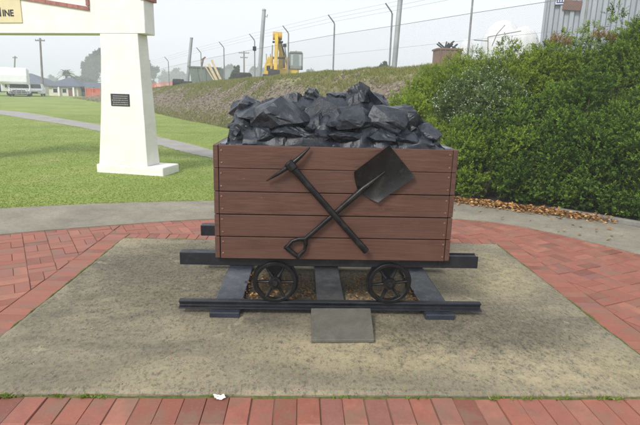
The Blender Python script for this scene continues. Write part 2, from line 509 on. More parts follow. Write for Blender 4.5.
class MB:
    """collects shapes in world coordinates; build() makes ONE mesh object with its origin at the shape's centre"""
    def __init__(self, F=None):
        self.v, self.f, self.F = [], [], F
    def add(self, vs_, fs):
        k = len(self.v)
        for p in vs_:
            p = Vector(p)
            self.v.append(self.F @ p if self.F else p)
        self.f += [[k+i for i in q] for q in fs]
        return self
    def box(self, x0, x1, y0, y1, z0, z1, R=None, c=None):
        P = [Vector((x, y, z)) for z in (z0, z1) for (x, y) in ((x0, y0), (x1, y0), (x1, y1), (x0, y1))]
        if R is not None:
            c = Vector(c) if c is not None else Vector(((x0+x1)/2, (y0+y1)/2, (z0+z1)/2))
            P = [R @ (p-c) + c for p in P]
        return self.add(P, [(3, 2, 1, 0), (4, 5, 6, 7), (0, 1, 5, 4), (1, 2, 6, 5), (2, 3, 7, 6), (3, 0, 4, 7)])
    def tube(self, pts, rad, n=10, cap=True, flat=1.0):
        pts = [Vector(p) for p in pts]
        rad = [rad]*len(pts) if isinstance(rad, (int, float)) else rad
        vs_, fs = [], []
        for i, p in enumerate(pts):
            t = (pts[min(i+1, len(pts)-1)] - pts[max(i-1, 0)]).normalized()
            a = t.cross(Vector((0, 0, 1)) if abs(t.z) < .9 else Vector((0, 1, 0))).normalized()
            b_ = a.cross(t)
            for k in range(n):
                w = 2*math.pi*k/n
                vs_.append(p + a*(math.cos(w)*rad[i]) + b_*(math.sin(w)*rad[i]*flat))
        for i in range(len(pts)-1):
            for k in range(n):
                k2 = (k+1) % n
                fs.append((i*n+k, i*n+k2, (i+1)*n+k2, (i+1)*n+k))
        if cap:
            fs.append(tuple(range(n))[::-1])
            fs.append(tuple((len(pts)-1)*n+k for k in range(n)))
        return self.add(vs_, fs)
    def bar(self, a, b, w, h, up=(0, 0, 1)):
        a, b = Vector(a), Vector(b)
        t = (b-a).normalized()
        s = t.cross(Vector(up)).normalized()
        u = s.cross(t)
        P = [q + s*(sx*w/2) + u*(sz*h/2) for q in (a, b) for sx, sz in ((-1, -1), (1, -1), (1, 1), (-1, 1))]
        return self.add(P, [(0, 1, 2, 3), (7, 6, 5, 4), (0, 4, 5, 1), (1, 5, 6, 2), (2, 6, 7, 3), (3, 7, 4, 0)])
    def ring(self, c, r0, r1, h0, h1, axis='y', n=36):
        """ring between radii r0<r1, from h0 to h1 along axis"""
        vs_, fs = [], []
        for k in range(n):
            w = 2*math.pi*k/n
            for r_, h in ((r0, h0), (r1, h0), (r1, h1), (r0, h1)):
                x, z = math.cos(w)*r_, math.sin(w)*r_
                p = (x, h, z) if axis == 'y' else ((x, z, h) if axis == 'z' else (h, x, z))
                vs_.append(Vector(c) + Vector(p))
        for k in range(n):
            a, b = 4*k, 4*((k+1) % n)
            for i in range(4):
                j = (i+1) % 4
                fs.append((a+i, b+i, b+j, a+j))
        return self.add(vs_, fs)
    def lathe(self, c, prof, axis='z', n=20):
        vs_, fs = [], []
        for (r_, h) in prof:
            for k in range(n):
                w = 2*math.pi*k/n
                x, y = math.cos(w)*r_, math.sin(w)*r_
                p = (x, y, h) if axis == 'z' else ((x, h, y) if axis == 'y' else (h, x, y))
                vs_.append(Vector(c)+Vector(p))
        for i in range(len(prof)-1):
            for k in range(n):
                k2 = (k+1) % n
                fs.append((i*n+k, i*n+k2, (i+1)*n+k2, (i+1)*n+k))
        fs.append(tuple(range(n))[::-1]); fs.append(tuple((len(prof)-1)*n+k for k in range(n)))
        return self.add(vs_, fs)
    def extrude(self, poly, d0, d1, axis='y'):
        """polygon given in the two other axes, pushed along axis"""
        n = len(poly)
        def P(a, b, d):
            return (a, d, b) if axis == 'y' else ((d, a, b) if axis == 'x' else (a, b, d))
        vs_ = [P(a, b, d0) for a, b in poly] + [P(a, b, d1) for a, b in poly]
        fs = [tuple(range(n)), tuple(range(2*n-1, n-1, -1))] + [(i, n+i, n+(i+1) % n, (i+1) % n) for i in range(n)]
        return self.add(vs_, fs)
    def build(self, name, mat, parent=None, bevel=0, seg=1, smooth=False, origin=None):
        V = self.v
        lo = Vector([min(p[i] for p in V) for i in range(3)])
        hi = Vector([max(p[i] for p in V) for i in range(3)])
        o_ = Vector(origin) if origin is not None else (lo+hi)/2
        me = bpy.data.meshes.new(name)
        me.from_pydata([p-o_ for p in V], [], self.f)
        bm = bmesh.new(); bm.from_mesh(me)
        bmesh.ops.recalc_face_normals(bm, faces=bm.faces)
        if bevel:
            es = [e for e in bm.edges if len(e.link_faces) == 2 and e.calc_face_angle(0) > .5]
            bmesh.ops.bevel(bm, geom=es, offset=bevel, segments=seg, affect='EDGES', profile=.5, clamp_overlap=True)
        bm.to_mesh(me); bm.free()
        o = link(name, me, parent, o_, mat)
        if smooth:
            me.shade_smooth()
            try:
                me.set_sharp_from_angle(angle=math.radians(40))
            except Exception:
                pass
        return o
def np_mesh(name, V, F, mat, parent=None, attrs=None, origin=(0, 0, 0), smooth=False):
    """V (n,3), F (m,k) numpy -> one mesh object; attrs: per-vertex floats"""
    me = bpy.data.meshes.new(name)
    V = np.asarray(V, dtype=np.float32) - np.asarray(origin, dtype=np.float32)
    F = np.asarray(F, dtype=np.int32)
    m, k = F.shape
    me.vertices.add(len(V)); me.vertices.foreach_set('co', V.ravel())
    me.loops.add(m*k); me.loops.foreach_set('vertex_index', F.ravel())
    me.polygons.add(m)
    me.polygons.foreach_set('loop_start', np.arange(0, m*k, k, dtype=np.int32))
    me.polygons.foreach_set('loop_total', np.full(m, k, dtype=np.int32))
    me.update(calc_edges=True)
    for an, av in (attrs or {}).items():
        a = me.attributes.new(an, 'FLOAT', 'POINT')
        a.data.foreach_set('value', np.asarray(av, dtype=np.float32))
    o = link(name, me, parent, origin, mat)
    if smooth:
        me.shade_smooth()
    return o
def unit(a):
    return a/np.maximum(np.linalg.norm(a, axis=-1, keepdims=True), 1e-9)
def leaf_quads(P, D, N, L, W, fold=.25, tone=None):
    """one diamond leaf per row: base P, direction D, face normal N, length L, width W"""
    n = len(P)
    D = unit(D); S = unit(np.cross(D, N)); N = np.cross(S, D)
    L = np.broadcast_to(L, n)[:, None]; W = np.broadcast_to(W, n)[:, None]
    mid = P + D*L*.45
    V = np.stack([P, mid + S*W*.5 + N*W*fold, P + D*L - N*L*.08, mid - S*W*.5 + N*W*fold], 1).reshape(-1, 3)
    F = np.arange(4*n).reshape(n, 4)
    t = RNG.random(n) if tone is None else tone
    return V, F, np.repeat(t, 4)
def smooth(a, b, x):
    t = np.clip((np.asarray(x, float)-a)/(b-a), 0, 1)
    return t*t*(3-2*t)
def lawn_z(y):
    return -.040 + .50*smooth(24, 64, y)
def lawn_h(x, y):
    return lawn_z(y) + .012*np.sin(np.asarray(x)*.9+np.asarray(y)*.5)*smooth(9, 14, y)
def spline(pts, n):
    """Catmull-Rom through 2-D/3-D points"""
    P = np.array(pts, float)
    P = np.vstack([2*P[0]-P[1], P, 2*P[-1]-P[-2]])
    out = []
    for i in range(1, len(P)-2):
        for t in np.linspace(0, 1, n, endpoint=False):
            p0, p1, p2, p3 = P[i-1:i+3]
            out.append(.5*((2*p1)+(-p0+p2)*t+(2*p0-5*p1+4*p2-p3)*t*t+(-p0+3*p1-3*p2+p3)*t**3))
    out.append(P[-2])
    return np.array(out)

# ------------------------------------------------------------------ the setting: ground, paths, paving, pad, bank
PX0, PX1, PY0, PY1 = -1.963, 2.230, 2.457, 5.423
ys = np.concatenate([np.linspace(-55, 6, 12), np.linspace(6.5, 70, 128), np.linspace(75, 590, 40)])
xs = np.concatenate([np.linspace(-390, -40, 12), np.linspace(-38, 30, 72), np.linspace(36, 390, 12)])
X, Y = np.meshgrid(xs, ys)
Z = lawn_z(Y) + .012*np.sin(X*.9+Y*.5)*smooth(9, 14, Y)
V = np.stack([X, Y, Z], -1).reshape(-1, 3)
nx = len(xs)
I = (np.arange(len(ys)-1)[:, None]*nx + np.arange(nx-1)[None, :]).ravel()
F = np.stack([I, I+1, I+1+nx, I+nx], 1)
tag(np_mesh('lawn', V, F, 'lawn', smooth=True), kind='structure')

# concrete band curving round the brick apron
inner = spline([(-6.5, 3.2), (-4.6, 4.6), (-3.35, 5.51), (-2.21, 6.02), (-1.19, 6.38), (.5, 6.72), (2.13, 6.62), (2.75, 6.36), (3.21, 5.89), (3.71, 5.12), (4.2, 4.1), (4.6, 2.6)], 8)
outer = spline([(-7.4, 4.5), (-5.3, 6.1), (-4.07, 6.76), (-2.65, 7.24), (-1.34, 7.52), (.5, 7.78), (2.5, 7.75), (3.2, 7.40), (3.9, 6.95), (4.62, 6.1), (5.25, 4.6), (5.7, 2.9)], 8)
mb = MB()
n = len(inner)
vs_ = []
for (a, b) in zip(inner, outer):
    vs_ += [(a[0], a[1], -.14), (a[0], a[1], -.012), (b[0], b[1], -.012), (b[0], b[1], -.14)]
fs = []
for i in range(n-1):
    k = 4*i
    for j in range(3):
        fs.append((k+j, k+j+1, k+j+5, k+j+4))
mb.add(vs_, fs)
tag(mb.build('concrete_path', 'path_concrete', origin=(0, 0, 0)), kind='structure')

# narrow path across the lawn
ctr = spline([(-60, 48), (-42, 42.5), (-28, 37.3), (-19.4, 33.0), (-13.1, 26.8), (-8.9, 22.3), (-4.5, 16.6), (-2.4, 13.6), (-.2, 11.6), (2, 10.3)], 30)
vs_, fs = [], []
for i, p in enumerate(ctr):
    t = ctr[min(i+1, len(ctr)-1)] - ctr[max(i-1, 0)]
    t /= np.linalg.norm(t)
    nrm = np.array([-t[1], t[0]])
    w = float(np.interp(p[1], [10, 14, 22, 34], [.42, .45, .66, .95])) + .03*math.sin(i*1.7)
    for sgn in (1, -1):
        q = p + nrm*w*sgn
        vs_.append((q[0], q[1], float(lawn_h(q[0], q[1])) + .008))
for i in range(len(ctr)-1):
    fs.append((2*i, 2*i+1, 2*i+3, 2*i+2))
tag(MB().add(vs_, fs).build('lawn_path', 'far_path', origin=(0, 0, 0)), kind='structure')

# sand bed below the bricks
bed = [(p[0], p[1]) for p in inner]
bed = [(x + .12*(x-.3)/4, y+.25) for x, y in bed] + [(6, -1.2), (-7.5, -1.2)]
mb = MB().add([(x, y, -.028) for x, y in bed], [tuple(range(len(bed)))])
tag(mb.build('paving_bed', 'joint_sand', origin=(0, 0, 0)), kind='structure')

# concrete pad: finely divided top with a rough broken rim
bm = bmesh.new()
NXP, NYP = 130, 92
gv = [[None]*(NXP+1) for _ in range(NYP+1)]
for j in range(NYP+1):
    for i in range(NXP+1):
        x = PX0 + (PX1-PX0)*i/NXP; y = PY0 + (PY1-PY0)*j/NYP
        e = min(i, NXP-i, j, NYP-j)
        z = .006*mnoise.noise((x*1.3, y*1.3, 0)) + .003*mnoise.noise((x*9, y*9, 3))
        if e == 0:
            z -= .010
            k = .010*mnoise.noise((x*4, y*4, 9)) + .005*mnoise.noise((x*19, y*19, 2))
            if j in (0, NYP): y += k
            if i in (0, NXP): x += k
        gv[j][i] = bm.verts.new((x, y, z))
for j in range(NYP):
    for i in range(NXP):
        bm.faces.new((gv[j][i], gv[j][i+1], gv[j+1][i+1], gv[j+1][i]))
rim = [gv[0][i] for i in range(NXP+1)] + [gv[j][NXP] for j in range(1, NYP+1)] + [gv[NYP][i] for i in range(NXP-1, -1, -1)] + [gv[j][0] for j in range(NYP-1, 0, -1)]
low = [bm.verts.new((v.co.x, v.co.y, -.12)) for v in rim]
for i in range(len(rim)):
    k = (i+1) % len(rim)
    bm.faces.new((low[i], low[k], rim[k], rim[i]))
me = bpy.data.meshes.new('concrete_pad'); bm.to_mesh(me); bm.free()
pad = link('concrete_pad', me, None, (0, 0, 0), 'pad_concrete')
tag(pad, kind='structure')

# soil of the planting bed between the path and the bank
i0 = int(np.argmin(abs(outer[:, 0]-1.9)))
edge_ = [tuple(p) for p in outer[i0:]]
bedp = [(x-.02, y-.02) for x, y in edge_] + [(7.4, 4.2), (6.4, 6.2), (5.0, 8.3), (3.6, 10.2), (2.2, 10.8)]
tag(MB().add([(x, y, -.026) for x, y in bedp], [tuple(range(len(bedp)))]).build('planting_bed', 'bed_soil', origin=(0, 0, 0)), kind='structure')
# ---- bricks
BW, BL, BT, BJ = .1125, .228, -.020, .0045
def prism(poly, z0, z1, ch):
    n = len(poly)
    cx = sum(p[0] for p in poly)/n; cy = sum(p[1] for p in poly)/n
    def ins(p):
        d = math.hypot(p[0]-cx, p[1]-cy)
        k = max(.5, 1-ch*1.3/max(d, 1e-4))
        return (cx+(p[0]-cx)*k, cy+(p[1]-cy)*k)
    vs_ = [(*p, z0) for p in poly] + [(*p, z1-ch) for p in poly] + [(*ins(p), z1) for p in poly]
    fs = [tuple(range(2*n, 3*n))]
    for i in range(n):
        j = (i+1) % n
        fs += [(i, j, n+j, n+i), (n+i, n+j, 2*n+j, 2*n+i)]
    return vs_, fs
def clip(poly, a, b, c):
    """keep a*x+b*y <= c"""
    out = []
    for i in range(len(poly)):
        p, q = poly[i], poly[(i+1) % len(poly)]
        dp, dq = a*p[0]+b*p[1]-c, a*q[0]+b*q[1]-c
        if dp <= 0: out.append(p)
        if dp*dq < 0:
            t = dp/(dp-dq)
            out.append((p[0]+(q[0]-p[0])*t, p[1]+(q[1]-p[1])*t))
    return out
def area(poly):
    return .5*abs(sum(poly[i][0]*poly[(i+1) % len(poly)][1]-poly[(i+1) % len(poly)][0]*poly[i][1] for i in range(len(poly))))
def rect(cx, cy, l, w, a):
    c, s = math.cos(a), math.sin(a)
    return [(cx+c*x-s*y, cy+s*x+c*y) for x, y in ((-l/2, -w/2), (l/2, -w/2), (l/2, w/2), (-l/2, w/2))]
bm_full = bpy.data.meshes.new('brick')
_v, _f = prism(rect(0, 0, BL-BJ, BW-BJ, 0), -.05, 0, .004)
bm_full.from_pydata(_v, [], _f); bm_full.materials.append(MATS['brick'])
def put_brick(parent, poly, full, cx, cy, a, me_=None):
    dz = random.uniform(-.004, .0035)
    if full:
        o = bpy.data.objects.new('brick', me_ or bm_full)
        COL.objects.link(o); o.parent = parent
        o.location = Vector((cx, cy, BT+dz)) - WORLD[parent]
        o.rotation_euler = (random.uniform(-.008, .008), random.uniform(-.008, .008), a)
    else:
        v_, f_ = prism(poly, -.05, 0, .004)
        mx = sum(p[0] for p in poly)/len(poly); my = sum(p[1] for p in poly)/len(poly)
        me = bpy.data.meshes.new('brick')
        me.from_pydata([(x-mx, y-my, z) for x, y, z in v_], [], f_)
        o = link('brick', me, parent, (mx, my, BT+dz), 'brick')
border = thing('brick_border', None, None, (0, 0, BT)); border['kind'] = 'structure'
g_ = .012                                        # mossy gap between pad and bricks
k = 0
bm_front = bpy.data.meshes.new('brick')
_v, _f = prism(rect(0, 0, .232, .1175, 0), -.05, 0, .004)
bm_front.from_pydata(_v, [], _f); bm_front.materials.append(MATS['brick'])
x = PX0 - .9
while x < PX1 + .9:                              # front soldier course, bricks end-on to the pad
    put_brick(border, None, True, x+random.uniform(-.0015, .0015), PY0-g_-BL/2+random.uniform(-.004, .004), math.pi/2+random.uniform(-.008, .008), bm_front)
    x += .1215+random.uniform(-.0015, .0015)
y = PY0 + BW/2
while y < PY1 + .25:
    for sx, xx in ((-1, PX0-g_-BL/2), (1, PX1+g_+BL/2)):
        put_brick(border, None, True, xx+random.uniform(-.004, .004), y, random.uniform(-.012, .012))
    y += BW
x = PX0 + BW/2
while x < PX1:
    put_brick(border, None, True, x, PY1+g_+BL/2, math.pi/2)
    x += BW
paving = thing('brick_paving', None, None, (0, 0, BT)); paving['kind'] = 'structure'
XL, XR, YB, YF = PX0-g_-BL, PX1+g_+BL, PY1+g_+BL, PY0-g_-BL
cand = []
inner_poly = [(p[0], p[1]) for p in inner]
def inside_band(x, y):
    """left/below the inner edge of the concrete band (a little under it allowed)"""
    yy = np.interp(x, inner[:, 0], inner[:, 1]) if x < 4.4 else 2.5
    return y < yy + .16
def field(ang, keep, clips):
    c, s = math.cos(ang), math.sin(ang)
    for i in range(-40, 40):
        for j in range(-40, 40):
            for h in (0, 1):
                if (i+j) % 2:
                    lx, ly, la = i*BL, j*BL + (h-.5)*BW, 0
                else:
                    lx, ly, la = i*BL + (h-.5)*BW, j*BL, math.pi/2
                cx, cy = c*lx-s*ly, s*lx+c*ly + 4
                if not keep(cx, cy) or not inside_band(cx, cy):
                    continue
                poly = rect(cx, cy, BL-BJ, BW-BJ, ang+la)
                full = True
                for (a, b, cc) in clips:
                    q = clip(poly, a, b, cc)
                    if len(q) != len(poly) or any(abs(p[0]-r_[0])+abs(p[1]-r_[1]) > 1e-6 for p, r_ in zip(q, poly)):
                        full = False
                    poly = q
                    if len(poly) < 3: break
                if len(poly) < 3 or area(poly) < .0015: continue
                cand.append((poly, full, cx, cy, ang+la))
field(math.radians(30), lambda x, y: -6.2 < x < XL+.2 and y > 2.0, [(1, 0, XL-.004)])
field(math.radians(24), lambda x, y: XR-.2 < x < 4.3 and y > 2.0, [(-1, 0, -XR-.004)])
field(math.radians(27), lambda x, y: XL-.2 < x < XR+.2 and y > YB-.2, [(0, -1, -YB-.004), (1, 0, XR), (-1, 0, -XL)])
field(0, lambda x, y: -4 < x < 4 and .9 < y < YF+.1, [(0, 1, YF-.004)])
def seen(cx, cy):
    px, py, z = project((cx, cy, BT))
    behind_cart = 214 < px < 450 and py < 262
    return z > .2 and -12 < px < 652 and -5 < py < 432 and not behind_cart
cand.sort(key=lambda t: (not seen(t[2], t[3]), math.hypot(t[2], t[3])))
for t in cand[:300]:
    put_brick(paving, *t)
mb = MB()
for (poly, full, cx, cy, a) in cand[300:]:
    v_, f_ = prism(poly, BT-.05, BT+random.uniform(-.003, .003), .004)
    mb.add(v_, f_)
o = mb.build('brick', 'brick', paving, origin=(0, 0, BT)); o['kind'] = 'stuff'

# ---- embankment (toe -> face -> grassy shoulder -> yard behind the fence)
FENCE = [(13.2, 6.0, 2.75), (10.2, 11.0, 2.75), (7.8, 14.6, 2.72), (5.6, 17.8, 2.66), (3.45, 21, 2.58), (1.35, 24, 2.52), (-.83, 27.7, 2.45), (-2.9, 31, 2.35), (-5.35, 35.3, 2.25), (-7.5, 38.5, 2.10), (-11.8, 46, 1.85), (-16.2, 53.5, 1.55), (-22, 63, 1.1)]
TOE = [(6.6, 4.6), (5.4, 6.6), (4.2, 7.7), (3.0, 9.0), (.9, 14.0), (-1.2, 18.2), (-3.0, 22.2), (-4.4, 25.2), (-6.3, 28.3), (-8.4, 32.0), (-11.2, 37.0), (-17, 45.5), (-27, 60)]
fc = spline(FENCE, 8); tc_ = spline(TOE, 8)
rows = []
NR = 18
V, RISE = [], []
for i in range(len(fc)):
    f3 = fc[i]; t3 = tc_[i]
    for j in range(NR+1):
        s = j/NR
        x, y = t3[0]+(f3[0]-t3[0])*s, t3[1]+(f3[1]-t3[1])*s
        h = min(1.0, .02 + 1.16*s - .18*s*s) if s < 1 else 1
        h = 1-(1-min(s/.86, 1))**1.35
        z0 = float(lawn_z(t3[1])) - .12
        z = z0 + (f3[2]-z0)*h
        if 0 < j < NR:
            z += .10*mnoise.noise((x*.7, y*.7, 5)) + .05*mnoise.noise((x*2.3, y*2.3, 1))
        V.append((x, y, z)); RISE.append(s)
    d = np.array([f3[0]-t3[0], f3[1]-t3[1]]); d /= np.linalg.norm(d)
    for ext, dz in ((4, -.28), (14, -.36), (40, -.3), (130, -.3)):
        V.append((f3[0]+d[0]*ext*.5+ext*.6, f3[1]+ext*.75, f3[2]+dz)); RISE.append(1.0)
W_ = NR+5
F = []
for i in range(len(fc)-1):
    for j in range(W_-1):
        a = i*W_+j
        F.append((a, a+1, a+1+W_, a+W_))
bank = np_mesh('embankment', V, F, 'bank_soil', attrs={'rise': RISE}, smooth=True)
tag(bank, kind='structure')
VB = np.array(V).reshape(len(fc), W_, 3)
def bank_at(u, s):
    """u 0..len along the bank, s 0..1 toe to fence"""
    i = min(int(u), len(fc)-2); t = u-i
    jj = s*NR; j = min(int(jj), NR-1); q = jj-j
    return (VB[i, j]*(1-t)*(1-q) + VB[i+1, j]*t*(1-q) + VB[i, j+1]*(1-t)*q + VB[i+1, j+1]*t*q)
# loose stones on the face
oct_v = np.array([(1, 0, 0), (-1, 0, 0), (0, 1, 0), (0, -1, 0), (0, 0, 1), (0, 0, -1)], float)
oct_f = np.array([(0, 2, 4), (2, 1, 4), (1, 3, 4), (3, 0, 4), (2, 0, 5), (1, 2, 5), (3, 1, 5), (0, 3, 5)])
SV, SF, ST = [], [], []
for k in range(9500):
    u = RNG.uniform(26, 92); s = RNG.beta(1.6, 1.7)*.86
    p = bank_at(u, s)
    if mnoise.noise((p[0]*.6, p[1]*.6, 0)) + (s-.55)*1.6 > .22: continue
    r_ = .026 + .075*RNG.random()**3
    q = oct_v*r_*RNG.uniform(.55, 1.15, (6, 3))
    a = RNG.uniform(0, 6.28); c, s_ = math.cos(a), math.sin(a)
    q = q @ np.array([[c, s_, 0], [-s_, c, 0], [0, 0, 1]])
    SF.append(oct_f + len(SV)*6); SV.append(q + p + (0, 0, r_*.25)); ST.append(np.full(6, RNG.random()))
o = np_mesh('bank_stones', np.concatenate(SV), np.concatenate(SF), 'bank_stone', attrs={'rnd': np.concatenate(ST)})
tag(o, 'brown loose stones scattered over the face of the bank', 'stones', kind='stuff')

# ------------------------------------------------------------------ coal cart
CX0, CX1, CY, CZ0, CZ1, CYB = -.612, 1.0865, 3.463, .4327, 1.2503, 4.52
cart = thing('coal_cart', 'reddish brown plank-sided coal cart on black wheels and rail', 'cart', (.24, 3.94, .10))
NPL = 5
ph = (CZ1-CZ0)/NPL
ST_ = .034
screw_me = None
def screw(parent, x, y, z):
    global screw_me
    if screw_me is None:
        o = MB().lathe((0, 0, 0), [(.0075, .0), (.0075, -.002), (.004, -.0035)], axis='y', n=10).build('screw', 'screw_steel', origin=(0, 0, 0))
        screw_me = o.data; bpy.data.objects.remove(o)
    link('screw', screw_me, parent, (x, y, z), None)
for k in range(NPL):
    z0, z1 = CZ0+ph*k+.0022, CZ0+ph*(k+1)-.0022
    j = random.uniform(-.002, .002)
    z0 += random.uniform(-.001, .003); z1 -= random.uniform(-.001, .003)
    p = MB().box(CX0+ST_+.003+random.uniform(0, .004), CX1-ST_-.003-random.uniform(0, .004), CY+j, CY+ST_+j, z0, z1).build('front_plank', 'plank_paint', cart, bevel=.0035, seg=2)
    for xx in (CX0+ST_+.022, CX1-ST_-.022):
        for zz in (z0+.035, z1-.035):
            screw(p, xx+random.uniform(-.003, .003), CY+j, zz+random.uniform(-.004, .004))
    MB().box(CX0+ST_+.003, CX1-ST_-.003, CYB-ST_, CYB, z0, z1).build('back_plank', 'plank_paint', cart, bevel=.0035, seg=2)
    for xx in (CX0, CX1-ST_):
        MB().box(xx, xx+ST_, CY+.005+random.uniform(-.002, .002), CYB-.004, z0, z1).build('side_plank', 'plank_paint', cart, bevel=.0035, seg=2)
mb = MB()
t = .006
ix0, ix1, iy0, iy1 = CX0+ST_+.004, CX1-ST_-.004, CY+ST_+.006, CYB-ST_-.006
for (a, b, c, d) in ((ix0, ix0+t, iy0, iy1), (ix1-t, ix1, iy0, iy1), (ix0+t, ix1-t, iy0, iy0+t), (ix0+t, ix1-t, iy1-t, iy1)):
    mb.box(a, b, c, d, 1.0, CZ1+.006 if b-a < .1 else CZ1-.012)
for (a, b) in ((ix0+t+.001, ix0+.045), (ix1-.045, ix1-t-.001)):
    mb.box(a, b, iy0+t+.001, iy1-t-.001, CZ1-.004, CZ1+.004)
mb.build('liner_rim', 'liner_metal', cart)
MB().box(ix0+.01, ix1-.01, iy0+.12, iy1-.12, .462, .49).build('floor_plate', 'iron_grey', cart)
# channel beams under the box, sticking out at both ends
for (y0, y1) in ((3.513, 3.60), (4.28, 4.367)):
    mb = MB()
    x0, x1, z0, z1 = -.878, 1.3206, .3642, .4573
    mb.box(x0, x1-.30, y0, y1, z0, z1)
    w = .008
    mb.box(x1-.30, x1, y0, y0+w, z0, z1)               # open channel at the right end
    mb.box(x1-.30, x1, y1-w, y1, z0, z1)
    mb.box(x1-.30, x1, y0+w, y1-w, z0, z1-.010)
    mb.build('frame_beam', 'iron_grey', cart, bevel=.003)
for xx in (-.45, .24, .93):
    MB().box(xx-.04, xx+.04, 3.60, 4.28, .372, .45).build('cross_beam', 'iron_grey', cart, bevel=.003)
# wheels
WR = .156
def wheel(cx, cy, rot):
    F_ = frame((cx, cy, .2475))
    side = 1 if cy < 3.9 else -1
    w = MB(F_).ring((0, 0, 0), WR-.025, WR, -.024*1, .03, n=48).ring((0, 0, 0), WR-.012, WR+.016, .03*side - .004, .03*side + .008, n=48)
    w = w.build('wheel', 'black_steel', cart, bevel=.003, origin=(cx, cy, .2475), smooth=True)
    MB(F_).lathe((0, 0, 0), [(.0, -.050), (.018, -.050), (.026, -.040), (.027, -.032), (.043, -.030), (.047, -.02), (.047, .03), (0, .03)], axis='y', n=24).build('hub', 'black_steel', w, smooth=True)
    for k in range(6):
        a = rot + k*math.pi/3
        d = Vector((math.cos(a), 0, math.sin(a)))
        MB(F_).tube([d*.03, d*.06, d*(WR-.03), d*(WR-.012)], [.020, .0145, .0125, .018], n=8, flat=.8).build('spoke', 'black_steel', w, smooth=True)
for cx in (-.183, .662):
    wheel(cx, 3.497, 0.0 if cx < 0 else .12); wheel(cx, 4.475, .4)
    MB().tube([(cx, 3.52, .2475), (cx, 4.45, .2475)], .020, 12).build('axle', 'black_steel', cart, smooth=True)
    for yy in (3.555, 4.385):
        MB().extrude([(cx-.06, .366), (cx-.04, .22), (cx+.04, .22), (cx+.06, .366)], yy-.0, yy+.03).build('axle_box', 'iron_grey', cart, bevel=.003)

# ------------------------------------------------------------------ rails and sleepers
def rail(yc, label, x0=-.889, x1=1.3668):
    z = .042
    prof = [(-.042, 0), (.042, 0), (.042, .007), (.008, .015), (.007, .036), (.024, .042), (.024, .052), (.020, .0565), (-.020, .0565), (-.024, .052), (-.024, .042), (-.007, .036), (-.008, .015), (-.042, .007)]
    mb = MB().extrude([(yc+a, z+b) for a, b in prof], x0, x1, axis='x')
    o = mb.build('rail', 'iron_grey', None, bevel=.0015)
    tag(o, label, 'rail', 'rails under the cart')
rail(3.502, 'dark steel rail in front, under the two visible wheels')
rail(4.470, 'dark steel rail behind, in the shade under the back of the cart')
for (a, b, mat, lab) in ((-.655, -.437, 'sleeper_paint', 'blue-black painted sleeper under the left end of the rail'),
                         (.130, .352, 'sleeper_bare', 'worn grey sleeper in the middle, between the two wheels'),
                         (.932, 1.150, 'sleeper_paint', 'blue-black painted sleeper under the right end of the rail')):
    o = MB().box(a, b, 3.405, 4.72, -.01, .040).build('sleeper', mat, None, bevel=.008, seg=2)
    tag(o, lab, 'sleeper', 'sleepers under the cart')

# ------------------------------------------------------------------ grey stone plaque leaning against the rail
mb = MB()
mb.add([(.082, 3.025, .004), (.500, 3.035, .004), (.520, 3.40, .004), (.083, 3.39, .004),
        (.082, 3.025, .026), (.500, 3.035, .026), (.518, 3.40, .088), (.084, 3.39, .088)],
       [(3, 2, 1, 0), (4, 5, 6, 7), (0, 1, 5, 4), (1, 2, 6, 5), (2, 3, 7, 6), (3, 0, 4, 7)])
tag(mb.build('plaque', 'slab_grey', None, bevel=.004, seg=2), 'weathered grey slab plaque sloping up to the front rail', 'plaque')

# ------------------------------------------------------------------ heap of coal
HP = [(-.60, 1.25), (-.56, 1.36), (-.50, 1.46), (-.25, 1.53), (-.1, 1.55), (.12, 1.60), (.30, 1.60), (.41, 1.66), (.51, 1.60), (.73, 1.49), (.95, 1.39), (1.03, 1.27)]
def heap_top(x):
    return float(np.interp(x, [p[0] for p in HP], [p[1] for p in HP]))
heap = thing('coal_heap', 'heap of blue-black coal lumps piled above the cart', 'coal', (.24, 3.90, 1.22))
def lump(c, rad, seed, tilt=(0, 0, 0), npts=15, mat='coal'):
    rg = random.Random(seed)
    bm = bmesh.new()
    Rm = Matrix.Rotation(tilt[2], 3, 'Z') @ Matrix.Rotation(tilt[1], 3, 'Y') @ Matrix.Rotation(tilt[0], 3, 'X')
    for k in range(npts):
        v = Vector((rg.gauss(0, 1), rg.gauss(0, 1), rg.gauss(0, 1))).normalized()*rg.uniform(.82, 1.0)
        bm.verts.new(Rm @ Vector((v.x*rad[0], v.y*rad[1], v.z*rad[2])))
    res = bmesh.ops.convex_hull(bm, input=bm.verts)
    junk = [e for e in res['geom_interior'] + res['geom_unused'] if isinstance(e, bmesh.types.BMVert)]
    if junk: bmesh.ops.delete(bm, geom=list(set(junk)), context='VERTS')
    bmesh.ops.dissolve_limit(bm, angle_limit=.22, verts=bm.verts, edges=bm.edges)
    bmesh.ops.triangulate(bm, faces=bm.faces)
    bmesh.ops.subdivide_edges(bm, edges=bm.edges, cuts=4 if min(rad) > .055 else 1, use_grid_fill=True)
    sz = min(1, min(rad)/.08)
    for v in bm.verts:
        p = v.co + Vector((seed*3.1, seed*1.7, 0))
        d = mnoise.noise(p*6)*.028 - abs(mnoise.noise(p*11))*.030 + mnoise.noise(p*38)*.009 + mnoise.noise(p*80)*.005
        # stepped cleavage
        st = math.floor((p.z*1.3+p.x*.6+p.y*.35)*16)/16 - (p.z*1.3+p.x*.6+p.y*.35)
        v.co += v.co.normalized()*sz*(d*.62 + st*.15*(mnoise.noise(p*4) > .12))
    me = bpy.data.meshes.new('coal_lump'); bm.to_mesh(me); bm.free()
    return link('coal_lump', me, heap, c, mat)
